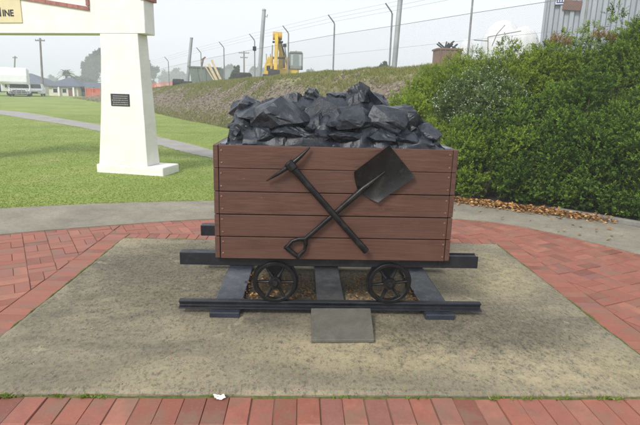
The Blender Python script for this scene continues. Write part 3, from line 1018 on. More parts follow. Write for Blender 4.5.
# the mass of the heap itself
mb_v, mb_f = [], []
NX_, NY_ = 110, 70
for j in range(NY_+1):
    for i in range(NX_+1):
        a, b = i/NX_, (j/NY_)**1.8
        x = ix0+.05 + (ix1-ix0-.10)*a; y = iy0+.012 + (iy1-iy0-.024)*b
        prof = min(1, (b/.34))**.62 if b < .34 else (1 if b < .7 else max(0, (1-b)/.3)**.7)
        z = 1.235 + (heap_top(x)-1.235-.015)*prof
        p = Vector((x, y, z))
        c1 = mnoise.cell(Vector((x*7.5+mnoise.noise(p*3)*.8, y*7.5+mnoise.noise(p*3+Vector((9, 0, 0)))*.8, z*4)))
        if 0 < i < NX_ and 0 < j < NY_:
            z += .030*(c1-.5) + .05*mnoise.noise(p*5) + .022*mnoise.noise(p*15)
            y += .03*mnoise.noise(p*8+Vector((3, 0, 0)))
        mb_v.append((x, y, max(z, 1.215))); mb_f.append((i, j))
fs = [(j*(NX_+1)+i, j*(NX_+1)+i+1, (j+1)*(NX_+1)+i+1, (j+1)*(NX_+1)+i) for j in range(NY_) for i in range(NX_)]
MB().add(mb_v, fs).build('coal_bed', 'coal', heap)
def L(px, py, Y, rx, ry, rz, seed, tilt=(0, 0, 0)):
    lump(at_y(px, py, Y), (rx*1.16, ry*1.14, rz*1.16), seed, tilt)
L(251, 113, 3.76, .185, .17, .06, 1, (.15, -.22, .2))
L(246, 108, 3.95, .14, .14, .10, 23, (0, -.2, 0))      # overhanging slab at left
L(246, 129, 3.70, .13, .13, .10, 2, (0, .3, 0))
L(280, 117, 3.66, .235, .15, .14, 3, (.5, .15, .1))          # broad flat-faced block
L(262, 135, 3.60, .14, .09, .06, 4)
L(290, 134, 3.58, .17, .08, .07, 5, (.3, 0, 0))
L(314, 100, 3.86, .095, .10, .085, 6, (0, .5, .3))          # dark knob
L(338, 101, 3.90, .13, .11, .09, 7, (0, -.3, 0))
L(358, 96, 3.88, .105, .11, .115, 8, (.2, .6, 0))           # highest block
L(376, 104, 3.86, .13, .12, .10, 9, (0, .55, 0))
L(325, 116, 3.69, .21, .15, .13, 10, (.6, -.2, 0))
L(354, 121, 3.64, .19, .13, .12, 11, (.5, .2, .3))
L(345, 136, 3.57, .16, .07, .06, 12, (.4, .1, 0))
L(315, 137, 3.57, .13, .07, .06, 13)
L(388, 121, 3.68, .19, .14, .13, 14, (.5, .3, 0))
L(382, 137, 3.57, .13, .08, .07, 15, (.2, .2, 0))
L(404, 118, 3.80, .17, .14, .10, 16, (.2, .5, 0))
L(418, 128, 3.72, .15, .14, .10, 17, (.1, .4, .2))
L(410, 140, 3.60, .13, .08, .055, 18, (.2, .3, 0))
L(427, 136, 3.66, .11, .12, .095, 19, (0, .6, 0))
L(240, 138, 3.62, .10, .09, .07, 20)
L(296, 104, 3.90, .15, .13, .085, 21, (0, -.1, .2))
L(270, 107, 3.92, .15, .13, .07, 22, (0, -.15, 0))
for k in range(16):                                          # small broken pieces in the hollows
    x = random.uniform(-.52, .98); q = random.random()
    r_ = random.uniform(.022, .052)
    y = iy0+.03+.30*q
    z = 1.235 + (heap_top(x)-1.235-.05)*min(1, (y-iy0)/.34)**.62
    lump(Vector((x, y-.02, z+.012)), (r_*1.3, r_, r_*.9), 100+k, (random.uniform(-.8, .8), random.uniform(-.8, .8), random.uniform(0, 3)), 10)
for k in range(16):
    x = random.uniform(-.5, .95)
    lump(Vector((x, random.uniform(4.0, 4.25), heap_top(x)-.12+random.uniform(-.04, .0))), (random.uniform(.1, .16), .12, random.uniform(.07, .1)), 40+k, (random.uniform(-.5, .5), random.uniform(-.5, .5), 0))

# ------------------------------------------------------------------ pick and shovel fixed to the front of the cart
TY = CY - .034
def P2(px, py, Y=TY):
    return at_y(px, py, Y)
pick = thing('pickaxe', 'black steel pickaxe crossed over the shovel on the cart front', 'pickaxe', P2(316, 205))
e = P2(291, 166, TY-.022)
h1 = P2(366.5, 251.5, TY-.022)
d = (h1-e).normalized()
MB().tube([e-d*.015, e+d*.05, e+d*.12, e+(h1-e)*.5, e+(h1-e)*.9, h1-d*.006, h1], [.027, .024, .0225, .0215, .023, .0235, .019], 16).build('handle', 'black_steel', pick, smooth=True)
ta, tb = P2(266.3, 181, TY+.004), P2(309.5, 147, TY+.010)
pts, rad = [], []
ax = (tb-ta).normalized(); pn = Vector((0, -1, 0)).cross(ax)
for k in range(13):
    q = k/12
    p = ta.lerp(tb, q)
    off = 1-(2*q-1.08)**2
    pts.append(p + Vector((0, -.022*max(0, off), 0)) + pn*(-.014*max(0, off)))
    rad.append(.004 + .015*(1-abs(2*q-1.05))**.75 if abs(2*q-1.05) < 1 else .004)
MB().tube(pts, rad, 10).build('pick_head', 'black_steel', pick, smooth=True)
MB().tube([e-d*.034, e-d*.026, e+d*.026, e+d*.034], [.027, .034, .034, .027], 16).build('socket', 'black_steel', pick, smooth=True)

shovel = thing('shovel', 'black square-mouthed shovel with D-grip handle on the cart front', 'shovel', P2(350, 205))
SYo = TY + .010
def S2(px, py, dy=0):
    return at_y(px, py, SYo+dy)
A, B, Cc, D_ = S2(351.7, 173.3), S2(389, 145), S2(415, 176.7), S2(375.7, 203.5)      # shoulder, mouth, mouth, shoulder
NU, NV = 14, 14
vs_, fs = [], []
for side in (0, 1):
    for j in range(NV+1):
        for i in range(NU+1):
            u, v = i/NU, j/NV                              # u across the blade, v shoulder -> mouth
            p = A.lerp(D_, u).lerp(B.lerp(Cc, u), v)
            ax_ = (B-A).normalized()
            if v < .35:                                    # shoulders slope back towards the socket
                p += ax_*(-.045*(1-abs(2*u-1))**.9 + .018*(abs(2*u-1))**2)*(1-v/.35)
            dish = .016*(1-(2*u-1)**2)*(1-.75*v) - .012*abs(2*u-1)**3 + .010*(1-v)
            p += Vector((0, dish, 0))
            lip = .012*math.exp(-(v/.10)**2)*abs(2*u-1)
            p += Vector((0, -lip - .004 + (.0035 if side else 0), 0))
            vs_.append(p)
n1 = (NU+1)*(NV+1)
for j in range(NV):
    for i in range(NU):
        a = j*(NU+1)+i
        fs.append((a, a+1, a+NU+2, a+NU+1)); fs.append((n1+a+NU+1, n1+a+NU+2, n1+a+1, n1+a))
edge = [i for i in range(NU+1)] + [j*(NU+1)+NU for j in range(1, NV+1)] + [NV*(NU+1)+i for i in range(NU-1, -1, -1)] + [j*(NU+1) for j in range(NV-1, 0, -1)]
for i in range(len(edge)):
    a, b = edge[i], edge[(i+1) % len(edge)]
    fs.append((a, n1+a, n1+b, b))
MB().add(vs_, fs).build('blade', 'black_steel', shovel, smooth=True)
yk = S2(304, 240, -.004)
tip = S2(385, 171.6, .004)
neck = S2(364, 188, -.010)
MB().tube([tip, tip.lerp(neck, .5)+Vector((0, -.006, 0)), neck, neck.lerp(yk, .25), neck.lerp(yk, .5)], [.004, .012, .022, .0205, .018], 14).build('blade_socket', 'black_steel', shovel, smooth=True)
MB().tube([neck.lerp(yk, .46), neck.lerp(yk, .8), yk], [.0165, .0155, .0165], 14).build('shaft', 'black_steel', shovel, smooth=True)
ga, gb = S2(286.3, 247.6, -.006), S2(297.8, 256.5, -.006)
sd = (neck-yk).normalized()
for q, nm in ((ga, 1), (gb, 2)):
    m_ = (q + yk)/2
    out = (q - (ga+gb)/2)
    MB().tube([yk+sd*.012, yk.lerp(q, .12)+out*.45, yk.lerp(q, .45)+out*.58, q], [.017, .0150, .0135, .0135], 10).build('grip_arm', 'black_steel', shovel, smooth=True)
gd = (gb-ga).normalized()
MB().tube([ga-gd*.016, ga-gd*.012, gb+gd*.012, gb+gd*.016], [.011, .0165, .0165, .011], 12).build('grip_bar', 'black_steel', shovel, smooth=True)

# ------------------------------------------------------------------ leaf litter, weeds, moss, paper
def litter(name, pts, L0, L1, mat, z, label, cat, flat=.5):
    P = np.array(pts, float)
    n = len(P)
    P[:, 2] += RNG.random(n)*.03*flat
    D = np.stack([RNG.normal(size=n), RNG.normal(size=n), RNG.normal(size=n)*.25*flat], 1)
    N = np.stack([RNG.normal(size=n)*.5*flat, RNG.normal(size=n)*.5*flat, np.ones(n)], 1)
    Ln = RNG.uniform(L0, L1, n)
    V, F, T = leaf_quads(P, D, N, Ln, Ln*RNG.uniform(.45, .75, n), fold=.22)
    o = np_mesh(name, V, F, mat, attrs={'rnd': T})
    return tag(o, label, cat, kind='stuff')
pts = []
for k in range(1500):
    u = RNG.beta(1.3, 1.5)
    q = np.array([2.40, 7.86])*(1-u) + np.array([4.35, 6.55])*u
    dep = RNG.normal()*.11 + .02
    q = q + np.array([.55, .83])*dep
    pts.append((q[0], q[1], -.006+max(0, .05-abs(dep)*.3)*RNG.random()))
for k in range(22):
    u = RNG.random()
    q = np.array([2.2, 7.3])*(1-u) + np.array([4.3, 5.4])*u + RNG.normal(size=2)*.22
    pts.append((q[0], q[1], -.008))
litter('leaf_litter', pts, .035, .075, 'leaf_dead', 0, 'drift of dry orange-brown leaves along the foot of the hedge', 'leaves', 1.0)
pts = []
for k in range(1700):
    x, y = RNG.uniform(-.45, .95), RNG.uniform(3.56, 4.28)
    if .12 < x < .36: continue
    pts.append((x, y, .006+.02*RNG.random()))
litter('leaf_scatter', pts, .012, .034, 'leaf_dead', 0, 'dry leaf crumbs lying between the sleepers under the cart', 'leaves', .8)
# grit worn out of the slab
SV, SF, ST = [], [], []
for k in range(5200):
    x, y = RNG.uniform(PX0+.02, PX1-.02), RNG.uniform(PY0+.02, PY1-.02)
    if mnoise.noise((x*2.2, y*2.2, 6)) + .5*RNG.normal() < .05: continue
    r_ = .0018 + .0042*RNG.random()**2.5
    q = oct_v*r_*RNG.uniform(.6, 1.3, (6, 3)) * (1, 1, .7)
    a = RNG.uniform(0, 6.28); c, s_ = math.cos(a), math.sin(a)
    q = q @ np.array([[c, s_, 0], [-s_, c, 0], [0, 0, 1]])
    z = .006*mnoise.noise((x*1.3, y*1.3, 0)) + .003*mnoise.noise((x*9, y*9, 3))
    SF.append(oct_f + len(SV)*6); SV.append(q + (x, y, z+r_*.15)); ST.append(np.full(6, RNG.random()))
o = np_mesh('pad_grit', np.concatenate(SV), np.concatenate(SF), 'grit_stone', attrs={'rnd': np.concatenate(ST)})
tag(o, 'fine loose grit lying on the weathered concrete pad', 'grit', kind='stuff')
def tufts(name, pts, hmin, hmax, w, mat, blades, label, cat, lean=.5):
    P = np.repeat(np.array(pts, float), blades, 0)
    n = len(P)
    P[:, :2] += RNG.normal(size=(n, 2))*hmin*.35
    D = np.stack([RNG.normal(size=n)*lean, RNG.normal(size=n)*lean, np.ones(n)], 1)
    N = np.stack([RNG.normal(size=n), RNG.normal(size=n)-.6, np.full(n, .4)], 1)
    H = RNG.uniform(hmin, hmax, n)
    V, F, T = leaf_quads(P, D, N, H, w*RNG.uniform(.7, 1.4, n), fold=.1)
    o = np_mesh(name, V, F, mat, attrs={'rnd': T})
    return tag(o, label, cat, kind='stuff')
# short grass on the lawn
pts = []
oy = np.interp
def outer_y(x):
    return np.interp(x, outer[:, 0], outer[:, 1])
while len(pts) < 85000:
    y = 6.2 + 26*RNG.random()**1.9
    x = RNG.uniform(-.74*y-1.0, .4) if y < 13 else RNG.uniform(-.74*y-1, -.12*y+1)
    if y < outer_y(x)+.01+RNG.random()*.02 or (x > 1.8 and y < 9): continue
    j = np.argmin((ctr[:, 0]-x)**2+(ctr[:, 1]-y)**2)
    if math.hypot(ctr[j, 0]-x, ctr[j, 1]-y) < float(np.interp(y, [10, 14, 22, 34], [.42, .45, .66, .95]))+RNG.random()*.06: continue
    pts.append((x, y, float(lawn_h(x, y))-.004))
tufts('lawn_grass', pts, .008, .022, .006, 'grass_blade', 4, 'short bright green mown grass of the lawn', 'grass', .75)
pts = []
for k in range(900):
    i = RNG.integers(0, 45); t_ = RNG.random()
    q = outer[i]*(1-t_) + outer[i+1]*t_
    if q[0] < -6 or q[0] > 1.6: continue
    if mnoise.noise((q[0]*3, q[1]*3, 1)) < -.15: continue
    pts.append((q[0]+RNG.normal()*.012, q[1]+RNG.normal()*.018, -.030))
tufts('edge_grass', pts, .018, .045, .008, 'grass_bank', 5, 'ragged grass hanging over the edge of the concrete path', 'grass', 1.0)
# rough grass on the shoulder of the bank
pts = []
for k in range(15000):
    u = RNG.uniform(22, 94); s = min(1.0, RNG.beta(2.6, 1.2)+.02)
    p = bank_at(u, s)
    if s < .74 and mnoise.noise((p[0]*.6, p[1]*.6, 0)) + (s-.5)*.9 < .02: continue
    pts.append((p[0], p[1], p[2]-.01))
for k in range(2600):
    u = RNG.uniform(36, 96); s = abs(RNG.normal())*.10
    p = bank_at(u, min(s, .4)); pts.append((p[0], p[1], p[2]))
tufts('bank_grass', pts, .07, .20, .016, 'grass_bank', 6, 'rough grass growing on the top of the bank', 'grass', .5)
# weeds in the joint before the pad
pts = []
for (cx, n_) in ((-1.12, 26), (-1.30, 14), (-.44, 10), (.62, 5), (1.10, 14), (1.28, 9), (1.75, 16), (-1.55, 22), (.2, 5), (1.48, 6)):
    for k in range(n_):
        pts.append((cx+RNG.normal()*.035, PY0-.008+RNG.normal()*.006, -.022))
tufts('joint_weeds', pts, .010, .030, .008, 'grass_blade', 7, 'small green weeds growing in the joint before the pad', 'weeds', 1.1)
# moss along the pad's edges
MV, MF = [], []
def moss_line(a, b, w, n, hh):
    a, b = np.array(a), np.array(b)
    t = (b-a)/np.linalg.norm(b-a); nr = np.array([-t[1], t[0]])
    base = len(MV)
    for i in range(n+1):
        p = a+(b-a)*i/n
        k1 = .5+.5*mnoise.noise((p[0]*5, p[1]*5, 2)); k2 = .5+.5*mnoise.noise((p[0]*17, p[1]*17, 4))
        ww = w*(.45+.9*k1*k2*1.5); h = -.024 + hh*(k1*.7+k2*.6)
        sh = .006*mnoise.noise((p[0]*9, p[1]*9, 7))
        for q, z in ((-1, -.034), (-.4, h), (.4, h), (1, -.034)):
            pp = p+nr*(q*ww+sh); MV.append((pp[0], pp[1], z))
    for i in range(n):
        for j in range(3):
            k = base+4*i+j; MF.append((k, k+1, k+5, k+4))
moss_line((PX0-.008, PY0), (PX0-.008, PY1), .016, 150, .020)
moss_line((PX1+.008, PY0), (PX1+.008, PY1), .017, 150, .020)
moss_line((PX0, PY1+.008), (PX1, PY1+.008), .016, 150, .020)
moss_line((PX0-.6, PY0-.008), (PX1+.6, PY0-.008), .010, 220, .012)
o = np_mesh('moss', MV, MF, 'moss', smooth=True)
tag(o, 'green moss filling the joint round the concrete pad', 'moss', kind='stuff')
# scrap of white paper
bm = bmesh.new()
bmesh.ops.create_grid(bm, x_segments=7, y_segments=5, size=1)
for v in bm.verts:
    v.co = Vector((v.co.x*.030*(1-.3*v.co.y*v.co.x), v.co.y*.019, .010+.013*mnoise.noise((v.co.x*2.1, v.co.y*2.3, 4)) + .010*abs(v.co.x)))
r_ = bmesh.ops.extrude_face_region(bm, geom=bm.faces[:])
for v in [e_ for e_ in r_['geom'] if isinstance(e_, bmesh.types.BMVert)]:
    v.co.z += .0012
me = bpy.data.meshes.new('paper_scrap'); bm.to_mesh(me); bm.free()
o = link('paper_scrap', me, None, (-.425, 2.43, BT), 'paper')
tag(o, 'crumpled scrap of white paper at the front edge of the pad', 'litter')
# kerb showing under the hedge at right
mb = MB()
mb.bar((3.80, 7.20, -.02), (5.95, 5.05, -.02), .10, .12)
tag(mb.build('hedge_kerb', 'kerb_concrete', None, bevel=.01, seg=2), 'low grey concrete kerb under the right end of the hedge', 'kerb')

# ------------------------------------------------------------------ white painted monument with its sign
TH = math.radians(-14)
MF_ = frame((-4.12, 10.15, 0), TH)                 # local: u right along the front, v depth, z up
mon = thing('entrance_monument', 'white painted masonry gateway pillar and beam on the lawn', 'monument', MF_ @ Vector((.7, .4, -.05)))
mb = MB(MF_)
mb.box(0, 1.46, 0, .66, -.12, .13)
mb.build('plinth', 'painted_brick', mon, bevel=.025, seg=2)
def taper(b0, b1, z0, z1, n=12):
    """battered shaft, slightly uneven edges"""
    vs_, fs = [], []
    for i in range(n+1):
        t = i/n
        fl = (1-t)**1.5
        x0 = b1[0] + (b0[0]-b1[0])*fl; x1 = b1[1] + (b0[1]-b1[1])*(1-t)
        y0 = b1[2] + (b0[2]-b1[2])*fl; y1 = b1[3] + (b0[3]-b1[3])*(1-t)
        j = .008*mnoise.noise((t*14, 0, 1)); k = .006*mnoise.noise((t*14, 5, 1))
        z = z0+(z1-z0)*t
        vs_ += [(x0+j, y0, z), (x1+k, y0, z), (x1+k, y1, z), (x0+j, y1, z)]
    for i in range(n):
        for q in range(4):
            r_ = (q+1) % 4
            fs.append((4*i+q, 4*i+r_, 4*i+4+r_, 4*i+4+q))
    fs += [(3, 2, 1, 0), (4*n, 4*n+1, 4*n+2, 4*n+3)]
    return vs_, fs
v_, f_ = taper((.045, 1.115, .03, .50), (.232, 1.025, .08, .42), .13, 2.612)
MB(MF_).add(v_, f_).build('pillar', 'painted_brick', mon, bevel=.012, seg=2)
bmn = MB(MF_); bmn.box(-5.2, 1.185, .077, .43, 2.612, 3.62)
bmn.build('beam', 'painted_brick', mon, bevel=.01)
v_, f_ = taper((-4.9+.2, -3.6, .03, .50), (-4.65, -3.85, .08, .42), -.1, 2.612)
MB(MF_).add(v_, f_).build('pillar', 'painted_brick', mon, bevel=.012, seg=2)
MB(MF_).box(1.12, 1.235, .05, .46, 3.20, 3.30).build('corner_cap', 'red_trim', mon, bevel=.006)
# red framed panel above, its lower edge sloping
mb = MB(MF_)
n_seg = 9
for i in range(n_seg):
    a = -2.0 + (2.066)*i/n_seg; b = -2.0 + 2.066*(i+1)/n_seg - .006
    za = 3.335 - .143*(a+1.9); zb = 3.335 - .143*(b+1.9)
    mb.add([(a, .045, za-.035), (b, .045, zb-.035), (b, .085, zb-.035), (a, .085, za-.035), (a, .045, za+.03), (b, .045, zb+.03), (b, .085, zb+.03), (a, .085, za+.03)],
           [(3, 2, 1, 0), (4, 5, 6, 7), (0, 1, 5, 4), (1, 2, 6, 5), (2, 3, 7, 6), (3, 0, 4, 7)])
mb.box(.006, .066, .043, .083, 3.105, 3.55)
mb.build('red_border', 'red_trim', mon)
sp_ = MB(MF_).box(-3.4, -1.432, .058, .085, 2.806, 3.40).build('sign_panel', 'sign_cream', mon, bevel=.003)
def text(body, size, at, mat, parent, name='lettering', ext=.003, bold=.012):
    cu = bpy.data.curves.new(name, 'FONT')
    cu.body = body; cu.size = size; cu.extrude = ext; cu.offset = bold*size
    to = bpy.data.objects.new('tmp_text', cu); COL.objects.link(to)
    dg = bpy.context.evaluated_depsgraph_get()
    me = bpy.data.meshes.new_from_object(to.evaluated_get(dg))
    bpy.data.objects.remove(to)
    R = Matrix.Rotation(math.pi/2, 4, 'X')
    me.transform(MF_.to_3x3().to_4x4() @ R)
    return link(name, me, parent, MF_ @ Vector(at), mat)
text('M', .232, (-2.062, .054, 2.930), 'sign_ink', sp_, bold=.02)
text('INE', .168, (-1.858, .054, 2.930), 'sign_ink', sp_, bold=.02)
# small dark plate on the pillar
pl_ = MB(MF_).box(.395, .790, .045, .075, 1.278, 1.508)
pl_ = pl_.build('name_plate', 'plate_bronze', mon, bevel=.004)
mb = MB(MF_)
for r_ in range(5):
    x = .425 + .03*random.random(); z = 1.468 - r_*.040
    while x < .76:
        w = random.uniform(.012, .035)
        mb.box(x, min(x+w, .765), .041, .0452, z-.010, z+.008); x += w + .010
o = mb.build('plate_relief', 'plate_letters', pl_); o['kind'] = 'stuff'

# ------------------------------------------------------------------ hedge: separate shrubs on the foot of the bank
def shrub(name, label, lobes, n, Lf, Wf, mat, all_lobes, group='shrubs along the foot of the bank', sub=22, blossoms=0, twigs=None, up=.55):
    """lobes: (centre, radius). foliage = many small leaves on short sprigs round clumps on every lobe"""
    base = Vector(lobes[0][0]); base.z = .05
    root = thing(name, label, 'shrub', base, group)
    clumps_c, clumps_r = [], []
    for c, r_ in lobes:
        for k in range(sub):
            d = unit(RNG.normal(size=3)); d[2] = abs(d[2])*.9-.25 if RNG.random() < .8 else d[2]
            d = unit(d)
            cr = r_*RNG.uniform(.14, .36)
            clumps_c.append(np.array(c)+d*(r_-cr*.45)*RNG.uniform(.80, 1.16)); clumps_r.append(cr)
        clumps_c.append(np.array(c)); clumps_r.append(r_*.62)
    C_ = np.array(clumps_c); R_ = np.array(clumps_r)
    k_leaf = 13
    n_sp = n//k_leaf
    w = R_**2; w[R_ > .25] *= .7; w /= w.sum()
    idx = RNG.choice(len(R_), n_sp*2, p=w)
    d = unit(RNG.normal(size=(n_sp*2, 3)))
    P = C_[idx] + d*R_[idx][:, None]*(1-.35*RNG.random((n_sp*2, 1))**2)
    ok = np.ones(len(P), bool)
    for c, r_ in all_lobes:                                   # nothing deep inside a neighbour
        ok &= np.linalg.norm(P-np.array(c), axis=1) > r_*.58
    ok &= P[:, 2] > .0
    P, d, idx = P[ok][:n_sp], d[ok][:n_sp], idx[ok][:n_sp]
    n_sp = len(P)
    tone_c = RNG.random(len(R_))                              # clumps differ a little in hue
    ax = unit(d*.75 + np.array([0, 0, up]) + RNG.normal(size=d.shape)*.35)
    ln = RNG.uniform(.06, .15, n_sp)
    t = np.tile(np.linspace(.05, 1, k_leaf), n_sp)
    rep = np.repeat(np.arange(n_sp), k_leaf)
    ang = np.tile(np.arange(k_leaf)*2.4, n_sp) + np.repeat(RNG.random(n_sp)*6.28, k_leaf)
    A1 = unit(np.cross(ax, np.array([.31, .77, .55]))); A2 = np.cross(ax, A1)
    rad = A1[rep]*np.cos(ang)[:, None] + A2[rep]*np.sin(ang)[:, None]
    Pl = P[rep] + ax[rep]*(t*ln[rep])[:, None]
    Dl = rad*(1.15-.6*t)[:, None] + ax[rep]*(.35+.7*t)[:, None] + RNG.normal(size=Pl.shape)*.12
    Nl = ax[rep]*1.0 - rad*.3 + RNG.normal(size=Pl.shape)*.25
    sz = RNG.uniform(.55, 1.35, len(Pl))*(1.05-.35*t)*np.repeat(RNG.uniform(.75, 1.3, n_sp), k_leaf)
    tone = np.clip(-.06 + .34*tone_c[idx][rep] + .26*RNG.random(len(Pl)) + .40*t**1.3 + .14*np.repeat(RNG.random(n_sp), k_leaf), 0, 1)  # leaves lighten along each sprig: sunlit tips painted into the leaf tone
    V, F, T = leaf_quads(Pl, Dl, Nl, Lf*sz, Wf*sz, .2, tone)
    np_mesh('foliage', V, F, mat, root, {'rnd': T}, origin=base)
    mb = MB()
    for c, r_ in lobes:
        cv = Vector(c)
        for k in range(7):
            e_ = cv + Vector((random.uniform(-1, 1), random.uniform(-1, 1), random.uniform(-.2, 1))).normalized()*r_*.8
            b0 = base + Vector((random.uniform(-.1, .1), random.uniform(-.1, .1), -.1))
            m_ = b0.lerp(e_, .5) + Vector((random.uniform(-.1, .1), random.uniform(-.1, .1), .1))
            mb.tube([b0, m_, e_], [.022, .014, .005], 6)
    mb.build('branches', 'bark', root)
    if blossoms:
        sel = RNG.choice(n_sp, blossoms//3, replace=False).repeat(3)
        Pb = P[sel] + ax[sel]*ln[sel][:, None] + RNG.normal(size=(blossoms, 3))*.022
        Vb, Fb, Tb = [], [], []
        for q in range(4):
            V, F, T = leaf_quads(Pb, RNG.normal(size=Pb.shape)+ax[sel]*.4, ax[sel]+RNG.normal(size=Pb.shape)*.3, .013, .011, .1)
            Fb.append(F+sum(len(x) for x in Vb)); Vb.append(V); Tb.append(T)
        o = np_mesh('blossoms', np.concatenate(Vb), np.concatenate(Fb), 'petal', root, {'rnd': np.concatenate(Tb)}, origin=base)
        o['kind'] = 'stuff'
    if twigs:
        Pt = []
        for (c, r_, nn) in twigs:
            q = unit(RNG.normal(size=(nn, 3))); q[:, 2] = np.abs(q[:, 2])
            Pt.append(np.array(c)+q*r_*RNG.random((nn, 1))**.5)
        Pt = np.concatenate(Pt)
        V, F, T = leaf_quads(Pt, RNG.normal(size=Pt.shape)*.6+np.array([0, 0, .9]), RNG.normal(size=Pt.shape), RNG.uniform(.03, .07, len(Pt)), .012, .1)
        o = np_mesh('dry_shoots', V, F, 'leaf_twig_brown', root, {'rnd': T}, origin=base)
        o['label'] = 'dry brown shoots at the top'; o['kind'] = 'stuff'
    return root
def lb(px, py, Y, r_):
    return (tuple(at_y(px, py, Y)), r_)
S = {
 'tail': [lb(428, 122, 9.6, .50), lb(412, 112, 10.4, .40), lb(440, 146, 8.9, .52), lb(455, 175, 8.4, .45), lb(425, 99, 10.6, .42)],
 'upleft': [lb(452, 88, 10.4, .55), lb(436, 92, 10.8, .45), lb(478, 80, 10.2, .52), lb(503, 74, 10.2, .52)],
 'blossom': [lb(473, 112, 9.1, .58), lb(492, 98, 9.3, .5), lb(455, 112, 9.3, .45)],
 'frontleft': [lb(480, 172, 8.35, .62), lb(500, 145, 8.6, .62), lb(470, 150, 8.6, .55)],
 'frontmid': [lb(535, 168, 8.1, .68), lb(530, 130, 8.7, .70), lb(565, 150, 8.1, .62), lb(512, 185, 8.0, .40), lb(550, 192, 7.7, .36)],
 'upmid': [lb(535, 84, 9.8, .62), lb(560, 66, 9.8, .66), lb(520, 92, 9.6, .5), lb(575, 92, 9.3, .6)],
 'frontright': [lb(595, 165, 7.7, .68), lb(590, 122, 8.3, .70), lb(630, 150, 7.5, .68), lb(625, 180, 7.2, .5), lb(590, 198, 7.35, .36), lb(617, 203, 7.1, .36), lb(640, 207, 6.85, .36)],
 'upright': [lb(600, 62, 9.6, .74), lb(630, 56, 9.5, .76), lb(615, 92, 9.0, .70), lb(665, 58, 9.4, .8), lb(660, 95, 8.6, .75)],
 'edge': [lb(668, 150, 7.1, .70), lb(700, 120, 7.6, .9), lb(672, 182, 6.8, .5), lb(705, 170, 6.6, .7)],
}
ALL = [q for v in S.values() for q in v]
def others(k):
    return [q for kk, v in S.items() if kk != k for q in v] + []
shrub('shrub', 'low light green shrub tapering down beside the coal, at the left end of the hedge', S['tail'], 60000, .038, .018, 'leaf_bright', others('tail'))
shrub('shrub', 'yellow-green shrub on the hedge top below the rusty box', S['upleft'], 52000, .038, .018, 'leaf_bright', others('upleft'))
shrub('shrub', 'grey-green shrub speckled with tiny white blossoms', S['blossom'], 42000, .038, .018, 'leaf_greyish', others('blossom'), blossoms=2700)
shrub('shrub', 'dark green shrub right beside the cart, above the leaf drift', S['frontleft'], 56000, .040, .0185, 'leaf_mid', others('frontleft'))
shrub('shrub', 'dense dark green shrub in the middle of the hedge front', S['frontmid'], 74000, .040, .0185, 'leaf_dark', others('frontmid'))
shrub('shrub', 'mid-green shrub on the hedge top below the two small signs, with dry shoots', S['upmid'], 60000, .040, .0185, 'leaf_bright', others('upmid'),
      twigs=[(at_y(556, 42, 9.4), .16, 220), (at_y(566, 45, 9.4), .13, 130)])
shrub('shrub', 'dark green shrub over the concrete kerb at right', S['frontright'], 74000, .040, .0185, 'leaf_dark', others('frontright'))
shrub('shrub', 'tall olive-green shrub in front of the ribbed shed, with brown shoots', S['upright'], 84000, .040, .0185, 'leaf_mid', others('upright'),
      twigs=[(at_y(600, 38, 9.2), .17, 240), (at_y(611, 41, 9.2), .13, 130)])
shrub('shrub', 'dark green shrub cut by the right edge of the picture', S['edge'], 50000, .040, .0185, 'leaf_dark', others('edge'))

# ------------------------------------------------------------------ chain-link fence with barbed-wire arms
fence = thing('chain_link_fence', 'tall chain-link security fence with cranked posts along the bank top', 'fence', (1.35, 24, 2.5))
posts = [Vector(p) for p in FENCE]
MH = 1.72
arm = Vector((-.30, -.05, .38))
tips = []
for i, p in enumerate(posts):
    top = p + Vector((0, 0, 2.18))
    tip = top + arm
    tips.append((p, top, tip))
    MB().tube([p-Vector((0, 0, .3)), p+Vector((0, 0, 1.2)), top, top+arm*.12+Vector((0, 0, .03)), tip], [.036, .036, .034, .032, .026], 8).build('post', 'fence_steel', fence, smooth=True)
for i in range(len(posts)-1):
    a, b = posts[i], posts[i+1]
    Ld = (b-a).length
    me = bpy.data.meshes.new('mesh_panel')
    o_ = (a+b)/2
    me.from_pydata([a-o_, b-o_, b-o_+Vector((0, 0, MH)), a-o_+Vector((0, 0, MH))], [], [(0, 1, 2, 3)])
    uv = me.uv_layers.new()
    for l, q in zip(uv.data, ((0, 0), (Ld, 0), (Ld, MH), (0, MH))):
        l.uv = q
    link('mesh_panel', me, fence, o_, 'chain_link')
for h, r_ in ((MH, .009), (MH*.5, .004), (.06, .004)):
    MB().tube([p+Vector((0, 0, h)) for p in posts], r_, 5).build('strain_wire', 'fence_steel', fence)
for q in (.25, .6, .95):
    MB().tube([top.lerp(tip, q) for _, top, tip in tips], .004, 5).build('barbed_wire', 'fence_steel', fence)
    # small
bx = posts[7]+Vector((0, 0, 1.75))
MB().box(bx.x-.10, bx.x+.10, bx.y-.14, bx.y-.045, bx.z-.12, bx.z+.12).build('junction_box', 'dark_rubber', fence, bevel=.01)

